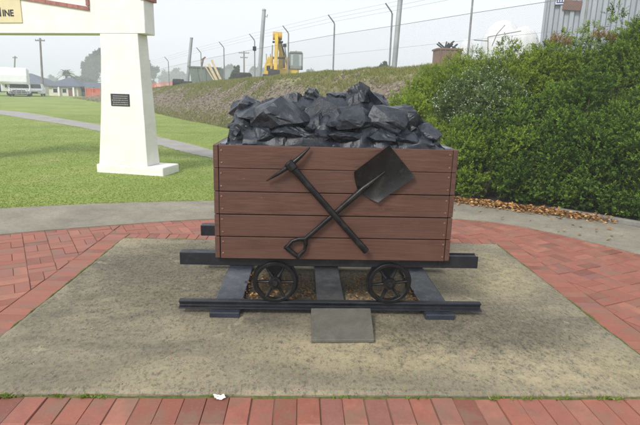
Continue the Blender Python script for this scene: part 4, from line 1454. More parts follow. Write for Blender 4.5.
# ------------------------------------------------------------------ poles
def pole(label, a, b, r0, r1, mat, cat='pole', name='steel_pole', group=None):
    a, b = Vector(a), Vector(b)
    root = thing(name, label, cat, a, group)
    MB().tube([a-Vector((0, 0, .3)), a.lerp(b, .5), b], [r0, (r0+r1)/2, r1], 14).build('shaft', mat, root, smooth=True)
    return root
a = at_y(393.5, 72, 22.6); b = at_y(404, -40, 22.6)
r1 = pole('thick grey steel pole rising out of the picture behind the coal heap', a, b, .115, .105, 'pole_steel')
MB().ring(a+Vector((0, 0, .05)), .10, .17, -.02, .02, axis='z', n=16).build('base_plate', 'pole_steel', r1)
a = at_y(259, 79, 32.5); b = at_y(264, 11, 32.5)
r1 = pole('pale grey pole left of the yellow excavator', a, b, .135, .115, 'pole_steel')
MB().lathe(b, [(.10, 0), (.125, .02), (.125, .08), (.06, .13)], n=14).build('cap', 'pole_steel', r1, smooth=True)
MB().tube([b+Vector((.1, 0, -.3)), b+Vector((.18, -.05, -.35)), b+Vector((.22, -.05, -.2))], .03, 8).build('bracket', 'pole_steel', r1)
a = at_y(187, 84, 44); b = at_y(191.5, 38, 44)
r1 = pole('short leaning grey pole behind the green skip', a, b, .15, .12, 'pole_steel')
MB().ring(b, .06, .135, -.05, .03, axis='z', n=14).build('cap', 'pole_steel', r1)
def power_pole(label, a, b, r_, arm_w, group='timber power poles in the distance'):
    root = pole(label, a, b, r_, r_*.75, 'pole_wood', 'power pole', 'power_pole', group)
    b = Vector(b)
    for q, (dz, w) in enumerate(((-.35, arm_w), (-1.15, arm_w*.7))[:2 if arm_w > 1.5 else 1]):
        MB().box(b.x-w/2, b.x+w/2, b.y-.14, b.y-.02-.0, b.z+dz-.07, b.z+dz+.07).build('cross_arm', 'pole_wood', root)
        for sx in (-.45, -.2, .2, .45):
            MB().lathe((b.x+sx*w, b.y-.08, b.z+dz+.07), [(.03, 0), (.06, .04), (.05, .12), (.03, .15)], n=8).build('insulator', 'pole_steel', root)
    return root, b
zl = lambda y: float(lawn_z(y))
p = at_y(43.5, 98, 74)
pp1, t1 = power_pole('timber power pole with cross-arm beside the small white car', (p.x, 74, zl(74)), at_y(40, 38, 74), .16, 1.3)
p = at_y(244, 78, 95)
pp2, t2 = power_pole('distant timber power pole with cross-arm behind the black tyre', (p.x, 95, 1.8), at_y(244, 51, 95), .17, 1.9)
p = at_y(14, 96, 105)
pp3, t3 = power_pole('thin distant power pole standing behind the motorhome', (p.x, 105, zl(105)), at_y(15, 56, 105), .16, .9)

# ------------------------------------------------------------------ yellow excavator on the yard behind the fence
EXY = 37.0
def ex(px, py, dy=0):
    return at_y(px, py, EXY+dy)
e0 = ex(283, 78); e0.z = 2.10
exc = thing('excavator', 'yellow excavator with its boom folded upright, behind the fence', 'excavator', e0)
EF = Matrix.Translation(e0)
# tracks run in depth
for sx in (-1.10, .95):
    prof = []
    for k in range(9):
        a = math.pi/2 + math.pi*k/8; prof.append((-1.2+.36*math.cos(a), .36+.36*math.sin(a)))
    for k in range(9):
        a = -math.pi/2 + math.pi*k/8; prof.append((1.2+.36*math.cos(a), .36+.36*math.sin(a)))
    tr_ = MB(EF).extrude(prof, sx-.24, sx+.24, axis='x').build('track', 'dark_rubber', exc, bevel=.02)
    for k in range(-5, 6):
        MB(EF).box(sx-.25, sx+.25, k*.22-.05, k*.22+.05, .70, .75).build('track_shoe', 'dark_rubber', tr_)
MB(EF).box(-.55, .55, -.5, .5, .35, .72).build('undercarriage', 'dark_rubber', exc, bevel=.03)
MB(EF).extrude([(-1.15, .72), (1.05, .72), (1.10, .95), (1.05, 1.25), (.35, 1.30), (.3, 1.15), (-.3, 1.15), (-.35, 1.45), (-.9, 1.5), (-1.15, 1.3)], -.9, 1.2).build('body', 'yellow_paint', exc, bevel=.04)
MB(EF).extrude([(-1.2, .78), (1.1, .78), (1.1, 1.35), (.9, 1.55), (-1.0, 1.55), (-1.2, 1.35)], 1.21, 1.75).build('counterweight', 'yellow_dirty', exc, bevel=.06, seg=2)
# cab
cl = ex(289.2, 75); cr_ = ex(302.5, 75); ct = ex(296, 52.5)
x0, x1 = cl.x-e0.x, cr_.x-e0.x
z0, z1 = 1.0-.72+.72, ct.z-e0.z
z0 = 1.15
cab = MB(EF)
for (xa, ya) in ((x0+.04, -.95), (x1-.04, -.95), (x0+.04, .25), (x1-.04, .25)):
    cab.box(xa-.05, xa+.05, ya-.05, ya+.05, z0, z1-.1)
cab.extrude([(x0, z1-.12), (x0+.08, z1), (x1-.08, z1), (x1, z1-.12)], -1.05, .35)
cab.box(x0, x1, -1.0, .30, z0, z0+.22)
cab = cab.build('cab', 'cab_grey', exc, bevel=.02)
MB(EF).box(x0+.09, x1-.09, -.985, -.965, z0+.22, z1-.12).build('windscreen', 'cab_glass', cab)
MB(EF).box(x0+.05, x0+.06, -.9, .2, z0+.22, z1-.12).build('window', 'cab_glass', cab)
MB(EF).box(x1-.06, x1-.05, -.9, .2, z0+.22, z1-.12).build('window', 'cab_glass', cab)
MB(EF).box((x0+x1)/2-.22, (x0+x1)/2+.22, -.2, .15, z0+.22, z0+1.0).build('seat', 'dark_rubber', cab, bevel=.05)
MB(EF).lathe(((x0+x1)/2, -.3, z1), [(.07, 0), (.07, .08), (.03, .12)], n=10).build('beacon', 'yellow_paint', cab)
# boom rises straight up, stick folded down in front of it
def R_(px, py, dy=0):
    return ex(px, py, dy) - e0
b0 = Vector((-.18, -.6, 1.1)); top = R_(277.5, 36, -1.2)
boom = MB(EF).bar(b0, R_(281.5, 52, -.9), .32, .50, up=(0, 1, 0)).bar(R_(281.5, 54, -.9), top, .26, .42, up=(0, 1, 0)).build('boom', 'yellow_paint', exc, bevel=.03)
MB(EF).bar(top+Vector((-.03, -.12, .12)), R_(275.5, 71, -1.6), .24, .34, up=(0, 1, 0)).build('stick', 'yellow_paint', exc, bevel=.03)
MB(EF).ring(top, .03, .27, -.30, .30, axis='x', n=18).build('pivot', 'yellow_dirty', exc)
for (pa, pb) in ((R_(288, 73, -1.1), R_(284.5, 44, -1.2)), (R_(271.5, 69, -1.5), R_(272.5, 45, -1.5))):
    m_ = pa.lerp(pb, .55)
    cy_ = MB(EF).tube([pa, m_], .085, 10).build('hydraulic_cylinder', 'yellow_dirty', exc, smooth=True)
    MB(EF).tube([m_, pb], .045, 10).build('piston_rod', 'pole_steel', cy_, smooth=True)
for q in range(3):
    o_x = .05*q
    MB(EF).tube([b0+Vector((.22+o_x, -.3, .1)), R_(283.8, 56, -1.25)+Vector((o_x, 0, 0)), R_(281.2, 44, -1.5)+Vector((o_x*.6, 0, 0)), R_(278.5, 37, -1.5)], .022, 6).build('hose', 'dark_rubber', exc, smooth=True)
for q, (pa, pb) in enumerate((((272.5, 42), (283.0, 42)), ((273.0, 58), (285, 58)))):
    a_, b_ = R_(*pa, -1.45), R_(*pb, -1.45)
    MB(EF).tube([a_, b_], .07, 10).build('pin', 'dark_rubber', exc, smooth=True)
MB(EF).box(-1.10, -.45, -.93, -.901, 1.0, 1.32).build('grille', 'dark_rubber', exc)
lp = R_(284.5, 45.5, -1.2)
MB(EF).box(lp.x-.10, lp.x+.14, lp.y-.1, lp.y+.1, lp.z-.1, lp.z+.1).build('work_lamp', 'dark_rubber', exc, bevel=.02)
bk = R_(274, 73.5, -1.7)
MB(EF).extrude([(bk.y-.3, bk.z+.25), (bk.y+.25, bk.z+.25), (bk.y+.4, bk.z-.1), (bk.y+.15, bk.z-.38), (bk.y-.35, bk.z-.34)], bk.x-.38, bk.x+.38, axis='x').build('bucket', 'dark_rubber', exc, bevel=.03)
gl = R_(268, 68, -.6)
MB(EF).extrude([(gl.x-.28, .72), (gl.x+.3, .72), (gl.x+.32, 1.75), (gl.x+.02, 1.95), (gl.x-.22, 1.35)], -.85, -.1).build('side_guard', 'yellow_paint', exc, bevel=.03)
for px in (266.5, 270.5):
    q = R_(px, 54, -.4)
    MB(EF).tube([Vector((q.x, -.5, 1.0)), Vector((q.x, -.5, q.z))], .035, 8).build('hand_rail', 'pole_steel', exc)

# ------------------------------------------------------------------ green skip with leaning planks, tyre, drums, log
SK = 41.0
def sk(px, py, d=0):
    return at_y(px, py, SK+d)
zb = 1.72
tl, tr, br, bl = sk(188.5, 66.5), sk(208.5, 66), sk(223, 85), sk(193, 85)
skip = thing('skip_bin', 'grey-green metal skip bin standing on the bank top', 'skip', (bl.x+1, SK, zb))
pr = [(tl.x, tl.z), (bl.x, zb), (br.x-.15, zb), (br.x-.15, tl.z-.05)]
mb = MB()
mb.extrude(pr, SK, SK+1.9)
body = mb.build('body', 'skip_green', skip, bevel=.02)
MB().bar((tl.x-.06, SK-.04, tl.z), (br.x-.1, SK-.04, tl.z-.05), .10, .10).build('top_rail', 'skip_green', skip)
for q in (.25, .5, .75):
    xa = tl.x+(br.x-.15-tl.x)*q; xb = bl.x+(br.x-.15-bl.x)*q
    MB().bar((xa, SK-.03, tl.z-.06), (xb, SK-.03, zb+.02), .08, .06, up=(0, 1, 0)).build('rib', 'skip_green', skip)
for i, (pa, pb, lab) in enumerate((((208.5, 64), (219.5, 85.5), 'pale timber plank leaning on the skip, nearest its corner'), ((211.5, 60), (222.5, 83.5), 'pale timber plank leaning on the skip, outer one'), ((205, 66), (217.8, 86), 'thin pale timber batten leaning on the skip'))):
    o = MB().bar(sk(*pb, -1.0), sk(*pa, -.15), (.20, .17, .09)[i], .05, up=(0, 1, 0)).build('plank', 'timber_pale', None, bevel=.006)
    tag(o, lab, 'plank', 'timbers leaning on the skip')
o = MB().bar(sk(201, 70, .5), sk(203.5, 58, .5), .16, .10).bar(sk(201.5, 60, .5), sk(205.5, 57, .5), .12, .10).build('pipe_bracket', 'rust_brown', None, bevel=.01)
tag(o, 'bent brown metal bracket sticking out of the skip', 'bracket')
# large tyre lying flat
c = at_y(242, 81, 34.5); 
ty = thing('tyre', 'large black tyre lying on the bank top left of the pole', 'tyre', (c.x, 34.5, 2.33))
prof = [(.30, .06), (.34, .02), (.56, .0), (.62, .06), (.64, .18), (.64, .34), (.60, .46), (.54, .52), (.36, .50), (.30, .45)]
vs_, fs = [], []
NT = 32
for k in range(NT):
    a = 2*math.pi*k/NT
    for r_, z in prof:
        vs_.append((c.x+r_*math.cos(a), 34.5+r_*math.sin(a), 2.33+z))
m_ = len(prof)
for k in range(NT):
    for i in range(m_):
        fs.append((k*m_+i, ((k+1) % NT)*m_+i, ((k+1) % NT)*m_+(i+1) % m_, k*m_+(i+1) % m_))
tb_ = MB().add(vs_, fs).build('casing', 'dark_rubber', ty, smooth=True)
for k in range(30):
    a = 2*math.pi*k/30
    MB(frame((c.x+.64*math.cos(a), 34.5+.64*math.sin(a), 2.33), a)).box(-.02, .02, -.035, .035, .10, .42).build('tread_block', 'dark_rubber', tb_)
# drums
for i, (px, py, Y, lab) in enumerate(((178.5, 83.5, 43, 'black drum lying beside the orange net'), (187, 84.5, 42.2, 'smaller black drum lying next to the skip'))):
    q = at_y(px, py, Y)
    dr = thing('drum', lab, 'drum', q, 'drums by the skip')
    w = .36 if i == 0 else .26
    MB().lathe(q, [(w*.6, -.40), (w, -.40), (w*1.05, -.38), (w, -.36), (w, -.14), (w*1.05, -.12), (w, -.1), (w, .12), (w*1.05, .14), (w, .16), (w, .36), (w*1.05, .38), (w, .40), (w*.6, .40)], axis='x', n=20).build('shell', 'dark_rubber', dr, smooth=True)
    MB().lathe(q+Vector((.40, -.1, .1)), [(.05, 0), (.05, .03)], axis='x', n=8).build('bung', 'red_paint', dr)
# log / length of pipe on the shoulder
a, b = at_y(321, 75.2, 23.6), at_y(365, 74.5, 22.2)
lg = thing('log', 'long dark log lying on the bank top behind the coal', 'log', a.lerp(b, .5))
pts = [a.lerp(b, k/8)+Vector((0, 0, .025*math.sin(k*1.9))) for k in range(9)]
MB().tube(pts, [.05, .06, .055, .06, .05, .055, .05, .055, .04], 9).build('trunk', 'bark', lg)
MB().tube([pts[8]-Vector((.1, 0, 0)), pts[8]+Vector((.1, 0, .12)), pts[8]+Vector((.14, 0, .26))], [.03, .02, .01], 6).build('branch', 'bark', lg)

# ------------------------------------------------------------------ rusty box and white covers behind the hedge
q0 = at_y(437, 66, 25)
q1 = at_y(462, 49, 25)
bxr = thing('rusty_bin', 'rusty brown steel bin beside the hedge top, under a fence post', 'bin', ((q0.x+q1.x)/2, 25, 2.6))
mb = MB().box(q0.x, q1.x, 25, 26.0, 2.6, q1.z-.06)
mb.build('body', 'rust_brown', bxr, bevel=.02)
MB().box(q0.x-.05, q1.x+.05, 24.95, 26.05, q1.z-.06, q1.z+.02).build('rim', 'rust_brown', bxr, bevel=.01)
for k in range(5):
    xx = q0.x + (q1.x-q0.x)*(k+.5)/5
    MB().box(xx-.03, xx+.03, 24.955, 25.0-.001, 2.62, q1.z-.061).build('rib', 'rust_brown', bxr)
c = at_y(450, 45, 25.6)
o = thing('scrap_pile', 'dark scrap heaped in the rusty bin', 'scrap', c)
for k in range(9):
    p = at_y(442+k*1.7, 48-2.2*math.sin(k*.4), 25.5)
    r_ = Vector((random.uniform(-.3, .3), random.uniform(-.2, .2), random.uniform(.05, .25)))
    MB().bar(p-r_, p+r_, .10, .05).build('scrap_bar', 'dark_rubber', o)
def dome(name, label, cpx, cpy, Y, rx, rz, seams=7):
    c = at_y(cpx, cpy, Y)
    root = thing(name, label, 'cover', (c.x, Y, 2.7), 'white rounded covers behind the hedge')
    bm = bmesh.new()
    bmesh.ops.create_uvsphere(bm, u_segments=48, v_segments=24, radius=1)
    for v in bm.verts:
        a = math.atan2(v.co.y, v.co.x)
        rr = 1 + .045*abs(math.cos(a*seams)) - .03
        z = v.co.z
        v.co = Vector((v.co.x*rx*rr, v.co.y*rx*.9*rr, (z*rz if z > 0 else z*(c.z-2.6))))
    me = bpy.data.meshes.new('sheet'); bm.to_mesh(me); bm.free()
    link('sheet', me, root, c, 'white_sheet', True)
    return root, c
dome('white_cover', 'largest white rounded cover, showing between the rusty bin and the ribbed shed', 501, 49, 26.5, 1.02, 1.38)
dome('white_cover', 'white rounded cover nearest the ribbed shed', 522, 49, 25.2, .78, 1.05)
dome('white_cover', 'small white cover just right of the rusty bin', 466, 51, 26.6, .36, .58)
fr0 = at_y(488, 50, 24.4)
frm = thing('metal_frame', 'thin steel frame standing before the white covers', 'frame', (fr0.x, 24.4, 2.7))
for (pa, pb) in (((488, 56), (488, 37)), ((503, 56), (503, 36)), ((488, 37), (521, 31)), ((497, 34), (505, 25)), ((497, 34), (492, 46)), ((474, 40), (488, 41))):
    MB().tube([at_y(*pa, 24.4), at_y(*pb, 24.4)], .022, 6).build('bar', 'fence_steel', frm)

# ------------------------------------------------------------------ ribbed shed
q = at_y(544, 25, 18)
sx0 = q.x; sx1 = sx0+6.5; SY0 = 18.0; SZ1 = 7.4
SF = Matrix.Translation((sx0, SY0, 0)) @ Matrix.Rotation(math.radians(-27), 4, 'Z') @ Matrix.Translation((-sx0, -SY0, 0))
def on_wall(px, py):
    """where the ray of that pixel meets the shed's front, in the shed's own axes"""
    n_ = SF.to_3x3() @ Vector((0, -1, 0)); p_ = SF @ Vector((sx0, SY0-.12, 0)); d_ = ray(px, py)
    return SF.inverted() @ (EYE + d_*((p_-EYE).dot(n_)/d_.dot(n_)))
shed = thing('ribbed_shed', 'grey-blue ribbed metal shed behind the hedge at upper right', 'shed', (sx0+3, SY0+2, 2.6))
pitch = .315
x = sx0 + .02; k = 0
while x < sx1 - .05:
    pr = [(x, SY0), (x+.075, SY0), (x+.115, SY0-.10), (x+.235, SY0-.10), (x+.275, SY0), (x+pitch, SY0), (x+pitch, SY0+.03), (x, SY0+.03)]
    MB(SF).extrude(pr, 2.5, SZ1, axis='z').build('wall_sheet', 'cladding', shed)
    x += pitch + .001
MB(SF).box(sx0-.06, sx0+.018, SY0-.07, SY0+.06, 2.5, SZ1).build('corner_flashing', 'cladding', shed)
MB(SF).box(sx0-.02, sx0+.015, SY0+.061, SY0+5, 2.5, SZ1-.02).build('side_wall', 'cladding', shed)
MB(SF).extrude([(SY0-.25, SZ1-.02), (SY0+5.2, SZ1-.02), (SY0+5.2, SZ1+.08), (SY0+2.5, SZ1+.9), (SY0-.25, SZ1+.08)], sx0-.2, sx1+.2, axis='x').build('roof', 'cladding', shed)
q0, q1 = on_wall(556, -6), on_wall(567.5, 4.5)
sg = MB(SF).box(q0.x, q1.x, SY0-.13, SY0-.101, q1.z, q0.z).build('blue_sign', 'sign_blue', None, bevel=.003)
tag(sg, 'blue sign plate with white border on the ribbed shed', 'sign')
m_ = MB(SF)
for (a, b, c, d) in ((q0.x+.02, q1.x-.02, q1.z+.02, q1.z+.045), (q1.x-.045, q1.x-.02, q1.z+.046, q0.z-.046), (q0.x+.02, q1.x-.02, q0.z-.045, q0.z-.02), (q0.x+.02, q0.x+.045, q1.z+.046, q0.z-.046)):
    m_.box(a, b, SY0-.135, SY0-.1301, c, d)
for k in range(3):
    xx = q0.x+.09+k*.075
    m_.box(xx, xx+.03, SY0-.135, SY0-.1301, q1.z+.09, q0.z-.09)
m_.build('white_marking', 'paper', sg)
q0, q1 = on_wall(563.5, 1), on_wall(581, 10)
sg2 = MB(SF @ frame(((q0.x+q1.x)/2, SY0-.155, (q0.z+q1.z)/2)) @ Matrix.Rotation(.10, 4, 'Y')).box(-(q1.x-q0.x)/2, (q1.x-q0.x)/2, -.012, .012, (q1.z-q0.z)/2, -(q1.z-q0.z)/2).build('brown_sign', 'sign_brown', None, bevel=.003)
tag(sg2, 'worn brown sign plate hanging askew on the ribbed shed', 'sign')

# ------------------------------------------------------------------ orange safety netting
def netting(name, label, pts, h, group='orange safety netting'):
    root = thing(name, label, 'barrier', pts[0], group)
    for i in range(len(pts)-1):
        a, b = Vector(pts[i]), Vector(pts[i+1])
        N_ = 10
        vs_, fs, uvs = [], [], []
        for k in range(N_+1):
            t = k/N_
            p = a.lerp(b, t)
            sag = .12*math.sin(math.pi*t)
            w = .05*math.sin(t*9)
            vs_ += [p+Vector((0, w, .02)), p+Vector((0, -w, h-sag))]
            uvs += [((b-a).length*t, 0), ((b-a).length*t, h-sag)]
        fs = [(2*k, 2*k+2, 2*k+3, 2*k+1) for k in range(N_)]
        me = bpy.data.meshes.new('net')
        o_ = (a+b)/2
        me.from_pydata([v-o_ for v in vs_], [], fs)
        uv = me.uv_layers.new()
        for lp_ in me.loops:
            uv.data[lp_.index].uv = uvs[lp_.vertex_index]
        link('net', me, root, o_, 'orange_net')
    for p in pts:
        p = Vector(p)
        MB().tube([p-Vector((0, 0, .2)), p+Vector((0, 0, h+.1))], .03, 8).build('stake', 'pole_steel', root)
gz = lambda px, py, Y: Vector((at_y(px, py, Y).x, Y, zl(Y)))
netting('safety_net', 'orange netting on the lawn left of the white pillar, by the grey shed', [gz(86, 100, 60), gz(93, 100, 59), gz(101, 100, 58), gz(110, 100, 58)], 1.25)
def gb(px, Y, z):
    return Vector((at_y(px, 85, Y).x, Y, z))
netting('safety_net', 'orange netting on the bank top right of the white pillar', [gb(146, 50, 1.45), gb(156, 49, 1.55), gb(164, 48, 1.66), gb(173, 47, 1.72)], .75)

# ------------------------------------------------------------------ house, sheds, vehicles in the distance
HY = 72.0
hz = zl(HY)
hx0, hx1 = at_y(48.5, 95, HY).x, at_y(79, 95, HY).x
house = thing('cottage', 'small cream cottage with a grey-blue hipped roof', 'house', ((hx0+hx1)/2, HY+2, hz))
ez = at_y(60, 85.8, HY).z
MB().box(hx0+.1, hx1-.1, HY, HY+4.5, hz-.2, ez).build('wall', 'house_wall', house)
rz = at_y(66, 77.2, HY).z
ov = .35
A4 = [(hx0-ov, HY-ov, ez), (hx1+ov, HY-ov, ez), (hx1+ov, HY+4.5+ov, ez), (hx0-ov, HY+4.5+ov, ez)]
A4b = [(x, y, z-.12) for x, y, z in A4]
rd = [((hx0*.55+hx1*.45), HY+2.25, rz), ((hx0*.42+hx1*.58), HY+2.25, rz)]
MB().add(A4+A4b+rd, [(7, 6, 5, 4), (0, 1, 9, 8), (1, 2, 9), (2, 3, 8, 9), (3, 0, 8), (4, 5, 1, 0), (5, 6, 2, 1), (6, 7, 3, 2), (7, 4, 0, 3)]).build('roof', 'house_roof', house)
for (a, b, zlo, zhi, nm) in ((.17, .31, .45, .95, 'window'), (.47, .60, .45, .95, 'window'), (.66, .80, .0, 1.08, 'door')):
    xa, xb = hx0+(hx1-hx0)*a, hx0+(hx1-hx0)*b
    w_ = MB().box(xa, xb, HY-.03, HY+.02, hz+zlo, hz+zhi).build(nm, 'window_dark' if nm == 'window' else 'rust_brown', house)
    MB().box(xa-.07, xa, HY-.05, HY+.02, hz+zlo, hz+zhi).box(xb, xb+.07, HY-.05, HY+.02, hz+zlo, hz+zhi).box(xa-.07, xb+.07, HY-.05, HY+.02, hz+zhi, hz+zhi+.08).build('frame', 'vehicle_white', w_)
for q in (.38, .86):
    xx = hx0+(hx1-hx0)*q
    MB().box(xx-.09, xx+.09, HY-.30, HY-.12, hz, ez-.12).build('veranda_post', 'vehicle_white', house)
# grey outbuilding right of it
ox0, ox1 = at_y(80, 95, HY+2).x, at_y(118, 95, HY+2).x
oz = at_y(90, 88, HY+2).z
out = thing('outbuilding', 'low grey outbuilding joining the right side of the cottage', 'shed', ((ox0+ox1)/2, HY+2, zl(HY)))
MB().box(ox0+.05, ox1, HY+1.2, HY+4.6, zl(HY)-.2, oz).build('wall', 'shed_grey', out)
ot = at_y(90, 82.5, HY+2).z
MB().extrude([(HY+.9, oz), (HY+2.9, ot), (HY+4.9, oz), (HY+4.9, oz-.1), (HY+.9, oz-.1)], ox0-.1, ox1+.2, axis='x').build('roof', 'house_roof', out)
for k in range(3):
    xx = ox0+.6+k*1.3
    MB().box(xx, xx+.6, HY+1.15, HY+1.22, zl(HY)+.6, zl(HY)+1.3).build('window', 'window_dark', out)
# house roof behind the vehicles
q0, q1 = at_y(22, 74, 88), at_y(46, 84, 88)
far = thing('far_house', 'hazy house with a dark sloping roof behind the motorhome', 'house', ((q0.x+q1.x)/2, 90, zl(88)))
MB().box(q0.x-3, q1.x-.6, 88, 94, zl(88)-.2, q1.z).build('wall', 'house_wall', far)
MB().add([(q0.x-3.5, 87.5, q1.z), (q1.x, 87.5, q1.z), (q1.x, 94.5, q1.z), (q0.x-3.5, 94.5, q1.z), (q0.x-1.5, 91, q0.z+.2), (q0.x, 91, q0.z+.2)],
         [(3, 2, 1, 0), (0, 1, 5, 4), (1, 2, 5), (2, 3, 4, 5), (3, 0, 4)]).build('roof', 'house_roof', far)

def motorhome():
    Y = 61.0
    z0 = zl(Y)
    x0, x1 = at_y(8.5, 95, Y).x, at_y(30.5, 95, Y).x
    W = x1-x0; cx = (x0+x1)/2
    bx0 = at_y(1, 80, Y).x; bx1 = at_y(26.2, 80, Y).x; ztop = at_y(14, 67.6, Y).z
    VF = Matrix.Translation((cx, Y, 0)) @ Matrix.Rotation(math.radians(25), 4, 'Z') @ Matrix.Translation((-cx, -Y, 0))
    root = thing('motorhome', 'large white motorhome with over-cab body parked at far left', 'motorhome', (cx, Y, z0))
    zc = at_y(20, 84.2, Y).z
    # body with rounded over-cab nose
    prof = [(Y-.35, zc), (Y-.55, zc+.25), (Y-.45, zc+1.0), (Y+.1, ztop), (Y+6, ztop), (Y+6, z0+.5), (Y+1.7, z0+.5), (Y+1.7, zc)]
    MB(VF).extrude(prof, bx0, bx1, axis='x').build('body', 'vehicle_white', root, bevel=.08, seg=2)
    w0, w1 = x0+.25, x1-.1
    H = zc-z0
    prof = [(Y-1.25, z0+.30*H), (Y-1.30, z0+.54*H), (Y-1.05, z0+.62*H), (Y-.35, z0+.67*H), (Y+.25, zc-.02), (Y+1.68, zc-.02), (Y+1.68, z0+.3*H), (Y-1.2, z0+.25*H)]
    cab_ = MB(VF).extrude(prof, w0, w1, axis='x').build('cab', 'vehicle_white', root, bevel=.04, seg=2)
    ya, yb, za, zb_ = Y-.40, Y+.14, z0+.69*H, zc-.05
    MB(VF).add([(w0+.10, ya, za), (w1-.10, ya, za), (w1-.16, yb, zb_), (w0+.16, yb, zb_), (w0+.10, ya+.12, za-.03), (w1-.10, ya+.12, za-.03), (w1-.16, yb+.12, zb_-.03), (w0+.16, yb+.12, zb_-.03)],
             [(0, 1, 2, 3), (7, 6, 5, 4), (0, 4, 5, 1), (1, 5, 6, 2), (2, 6, 7, 3), (3, 7, 4, 0)]).build('windscreen', 'window_dark', cab_)
    MB(VF).box(w0+.45, w1-.45, Y-1.34, Y-1.28, z0+.36*H, z0+.53*H).build('grille', 'dark_rubber', cab_)
    for s in (w0+.10, w1-.42):
        MB(VF).box(s, s+.32, Y-1.345, Y-1.27, z0+.40*H, z0+.53*H).build('headlight', 'lamp_glass', cab_, bevel=.03)
        MB(VF).box(s, s+.32, Y-1.36, Y-1.28, z0+.24*H, z0+.34*H).build('fog_lamp', 'dark_rubber', cab_, bevel=.02)
    bb = MB(VF)
    for zz in (.26, .42, .60):
        bb.tube([(w0+.05, Y-1.5, z0+zz*H), (w1-.05, Y-1.5, z0+zz*H)], .04, 8)
    for q in (.12, .38, .62, .88):
        xx = w0+(w1-w0)*q
        bb.tube([(xx, Y-1.5, z0+.2*H), (xx, Y-1.5, z0+.62*H)], .04, 8)
    bb.build('bull_bar', 'pole_steel', root)
    MB(VF).box(w0, w1, Y-1.44, Y-1.25, z0+.22, z0+.40).build('bumper', 'dark_rubber', root, bevel=.03)
    for s in (w0-.0, w1-.26):
        for yy in (Y-.5, Y+3.9):
            w = MB(VF).lathe((s+.0, yy, z0+.40), [(.3, 0), (.40, .03), (.40, .22), (.3, .25)], axis='x', n=20).build('wheel', 'dark_rubber', root, smooth=True)
            MB(VF).lathe((s-.012, yy, z0+.40), [(.2, 0), (.2, .27)], axis='x', n=14).build('rim', 'pole_steel', w)
    for s, d in ((w0, -1), (w1, 1)):
        MB(VF).box(s+d*.22-.11, s+d*.22+.11, Y-.35, Y-.28, z0+.98, z0+1.32).build('mirror', 'dark_rubber', cab_, bevel=.02)
motorhome()
def car():
    Y = 66.0
    z0 = zl(Y)
    x0, x1 = at_y(30.5, 95, Y).x, at_y(42.5, 95, Y).x
    cx = (x0+x1)/2; hw = .86
    VF = Matrix.Translation((cx, Y, 0)) @ Matrix.Rotation(math.radians(20), 4, 'Z') @ Matrix.Translation((-cx, -Y, 0))
    root = thing('parked_car', 'small white car facing us between motorhome and power pole', 'car', (cx, Y, z0))
    prof = [(Y-2.0, z0+.3), (Y-2.05, z0+.72), (Y-1.0, z0+.92), (Y+2.1, z0+.95), (Y+2.1, z0+.3)]
    MB(VF).extrude(prof, cx-hw, cx+hw, axis='x').build('body', 'vehicle_white', root, bevel=.06, seg=2)
    cb = MB(VF).add([(cx-hw+.05, Y-1.0, z0+.93), (cx+hw-.05, Y-1.0, z0+.93), (cx+hw-.05, Y+2.0, z0+.93), (cx-hw+.05, Y+2.0, z0+.93),
                   (cx-hw+.22, Y-.2, z0+1.48), (cx+hw-.22, Y-.2, z0+1.48), (cx+hw-.22, Y+1.6, z0+1.48), (cx-hw+.22, Y+1.6, z0+1.48)],
                  [(3, 2, 1, 0), (4, 5, 6, 7), (0, 1, 5, 4), (1, 2, 6, 5), (2, 3, 7, 6), (3, 0, 4, 7)]).build('cabin', 'vehicle_white', root, bevel=.03)
    MB(VF).add([(cx-hw+.15, Y-.97, z0+.975), (cx+hw-.15, Y-.97, z0+.975), (cx+hw-.28, Y-.27, z0+1.455), (cx-hw+.28, Y-.27, z0+1.455),
              (cx-hw+.15, Y-.93, z0+.96), (cx+hw-.15, Y-.93, z0+.96), (cx+hw-.28, Y-.2, z0+1.44), (cx-hw+.28, Y-.2, z0+1.44)],
             [(0, 1, 2, 3), (7, 6, 5, 4), (0, 4, 5, 1), (1, 5, 6, 2), (2, 6, 7, 3), (3, 7, 4, 0)]).build('windscreen', 'window_dark', cb)
    for s in (-1, 1):
        MB(VF).box(cx+s*.62-.17, cx+s*.62+.17, Y-2.09, Y-2.0, z0+.58, z0+.74).build('headlight', 'lamp_glass', root, bevel=.02)
        for yy in (Y-1.3, Y+1.3):
            w = MB(VF).lathe((cx+s*.75-.1, yy, z0+.31), [(.22, 0), (.31, .03), (.31, .17), (.22, .2)], axis='x', n=18).build('wheel', 'dark_rubber', root, smooth=True)
            MB(VF).lathe((cx+s*.75-.112, yy, z0+.31), [(.16, 0), (.16, .224)], axis='x', n=12).build('rim', 'pole_steel', w)
    MB(VF).box(cx-.4, cx+.4, Y-2.09, Y-2.03, z0+.36, z0+.52).build('grille', 'dark_rubber', root)
car()
# second vehicle flank at the picture's left edge
q = at_y(-4, 92, 63)
van = thing('parked_van', 'pale van cut off by the left edge beside the motorhome', 'van', (q.x, 63, zl(63)))
prof = [(61.2, zl(63)+.4), (61.1, zl(63)+1.0), (61.9, zl(63)+1.2), (62.6, zl(63)+2.05), (66, zl(63)+2.1), (66, zl(63)+.4)]
MB().extrude(prof, q.x-1.3, q.x+.45, axis='x').build('body', 'cab_grey', van, bevel=.06, seg=2)
MB().box(q.x+.44, q.x+.47, 62.6, 65.6, zl(63)+1.2, zl(63)+1.85).build('window', 'window_dark', van)
for yy in (62.0, 65.0):
    MB().lathe((q.x+.25, yy, zl(63)+.35), [(.25, 0), (.35, .03), (.35, .2), (.25, .23)], axis='x', n=16).build('wheel', 'dark_rubber', van, smooth=True)

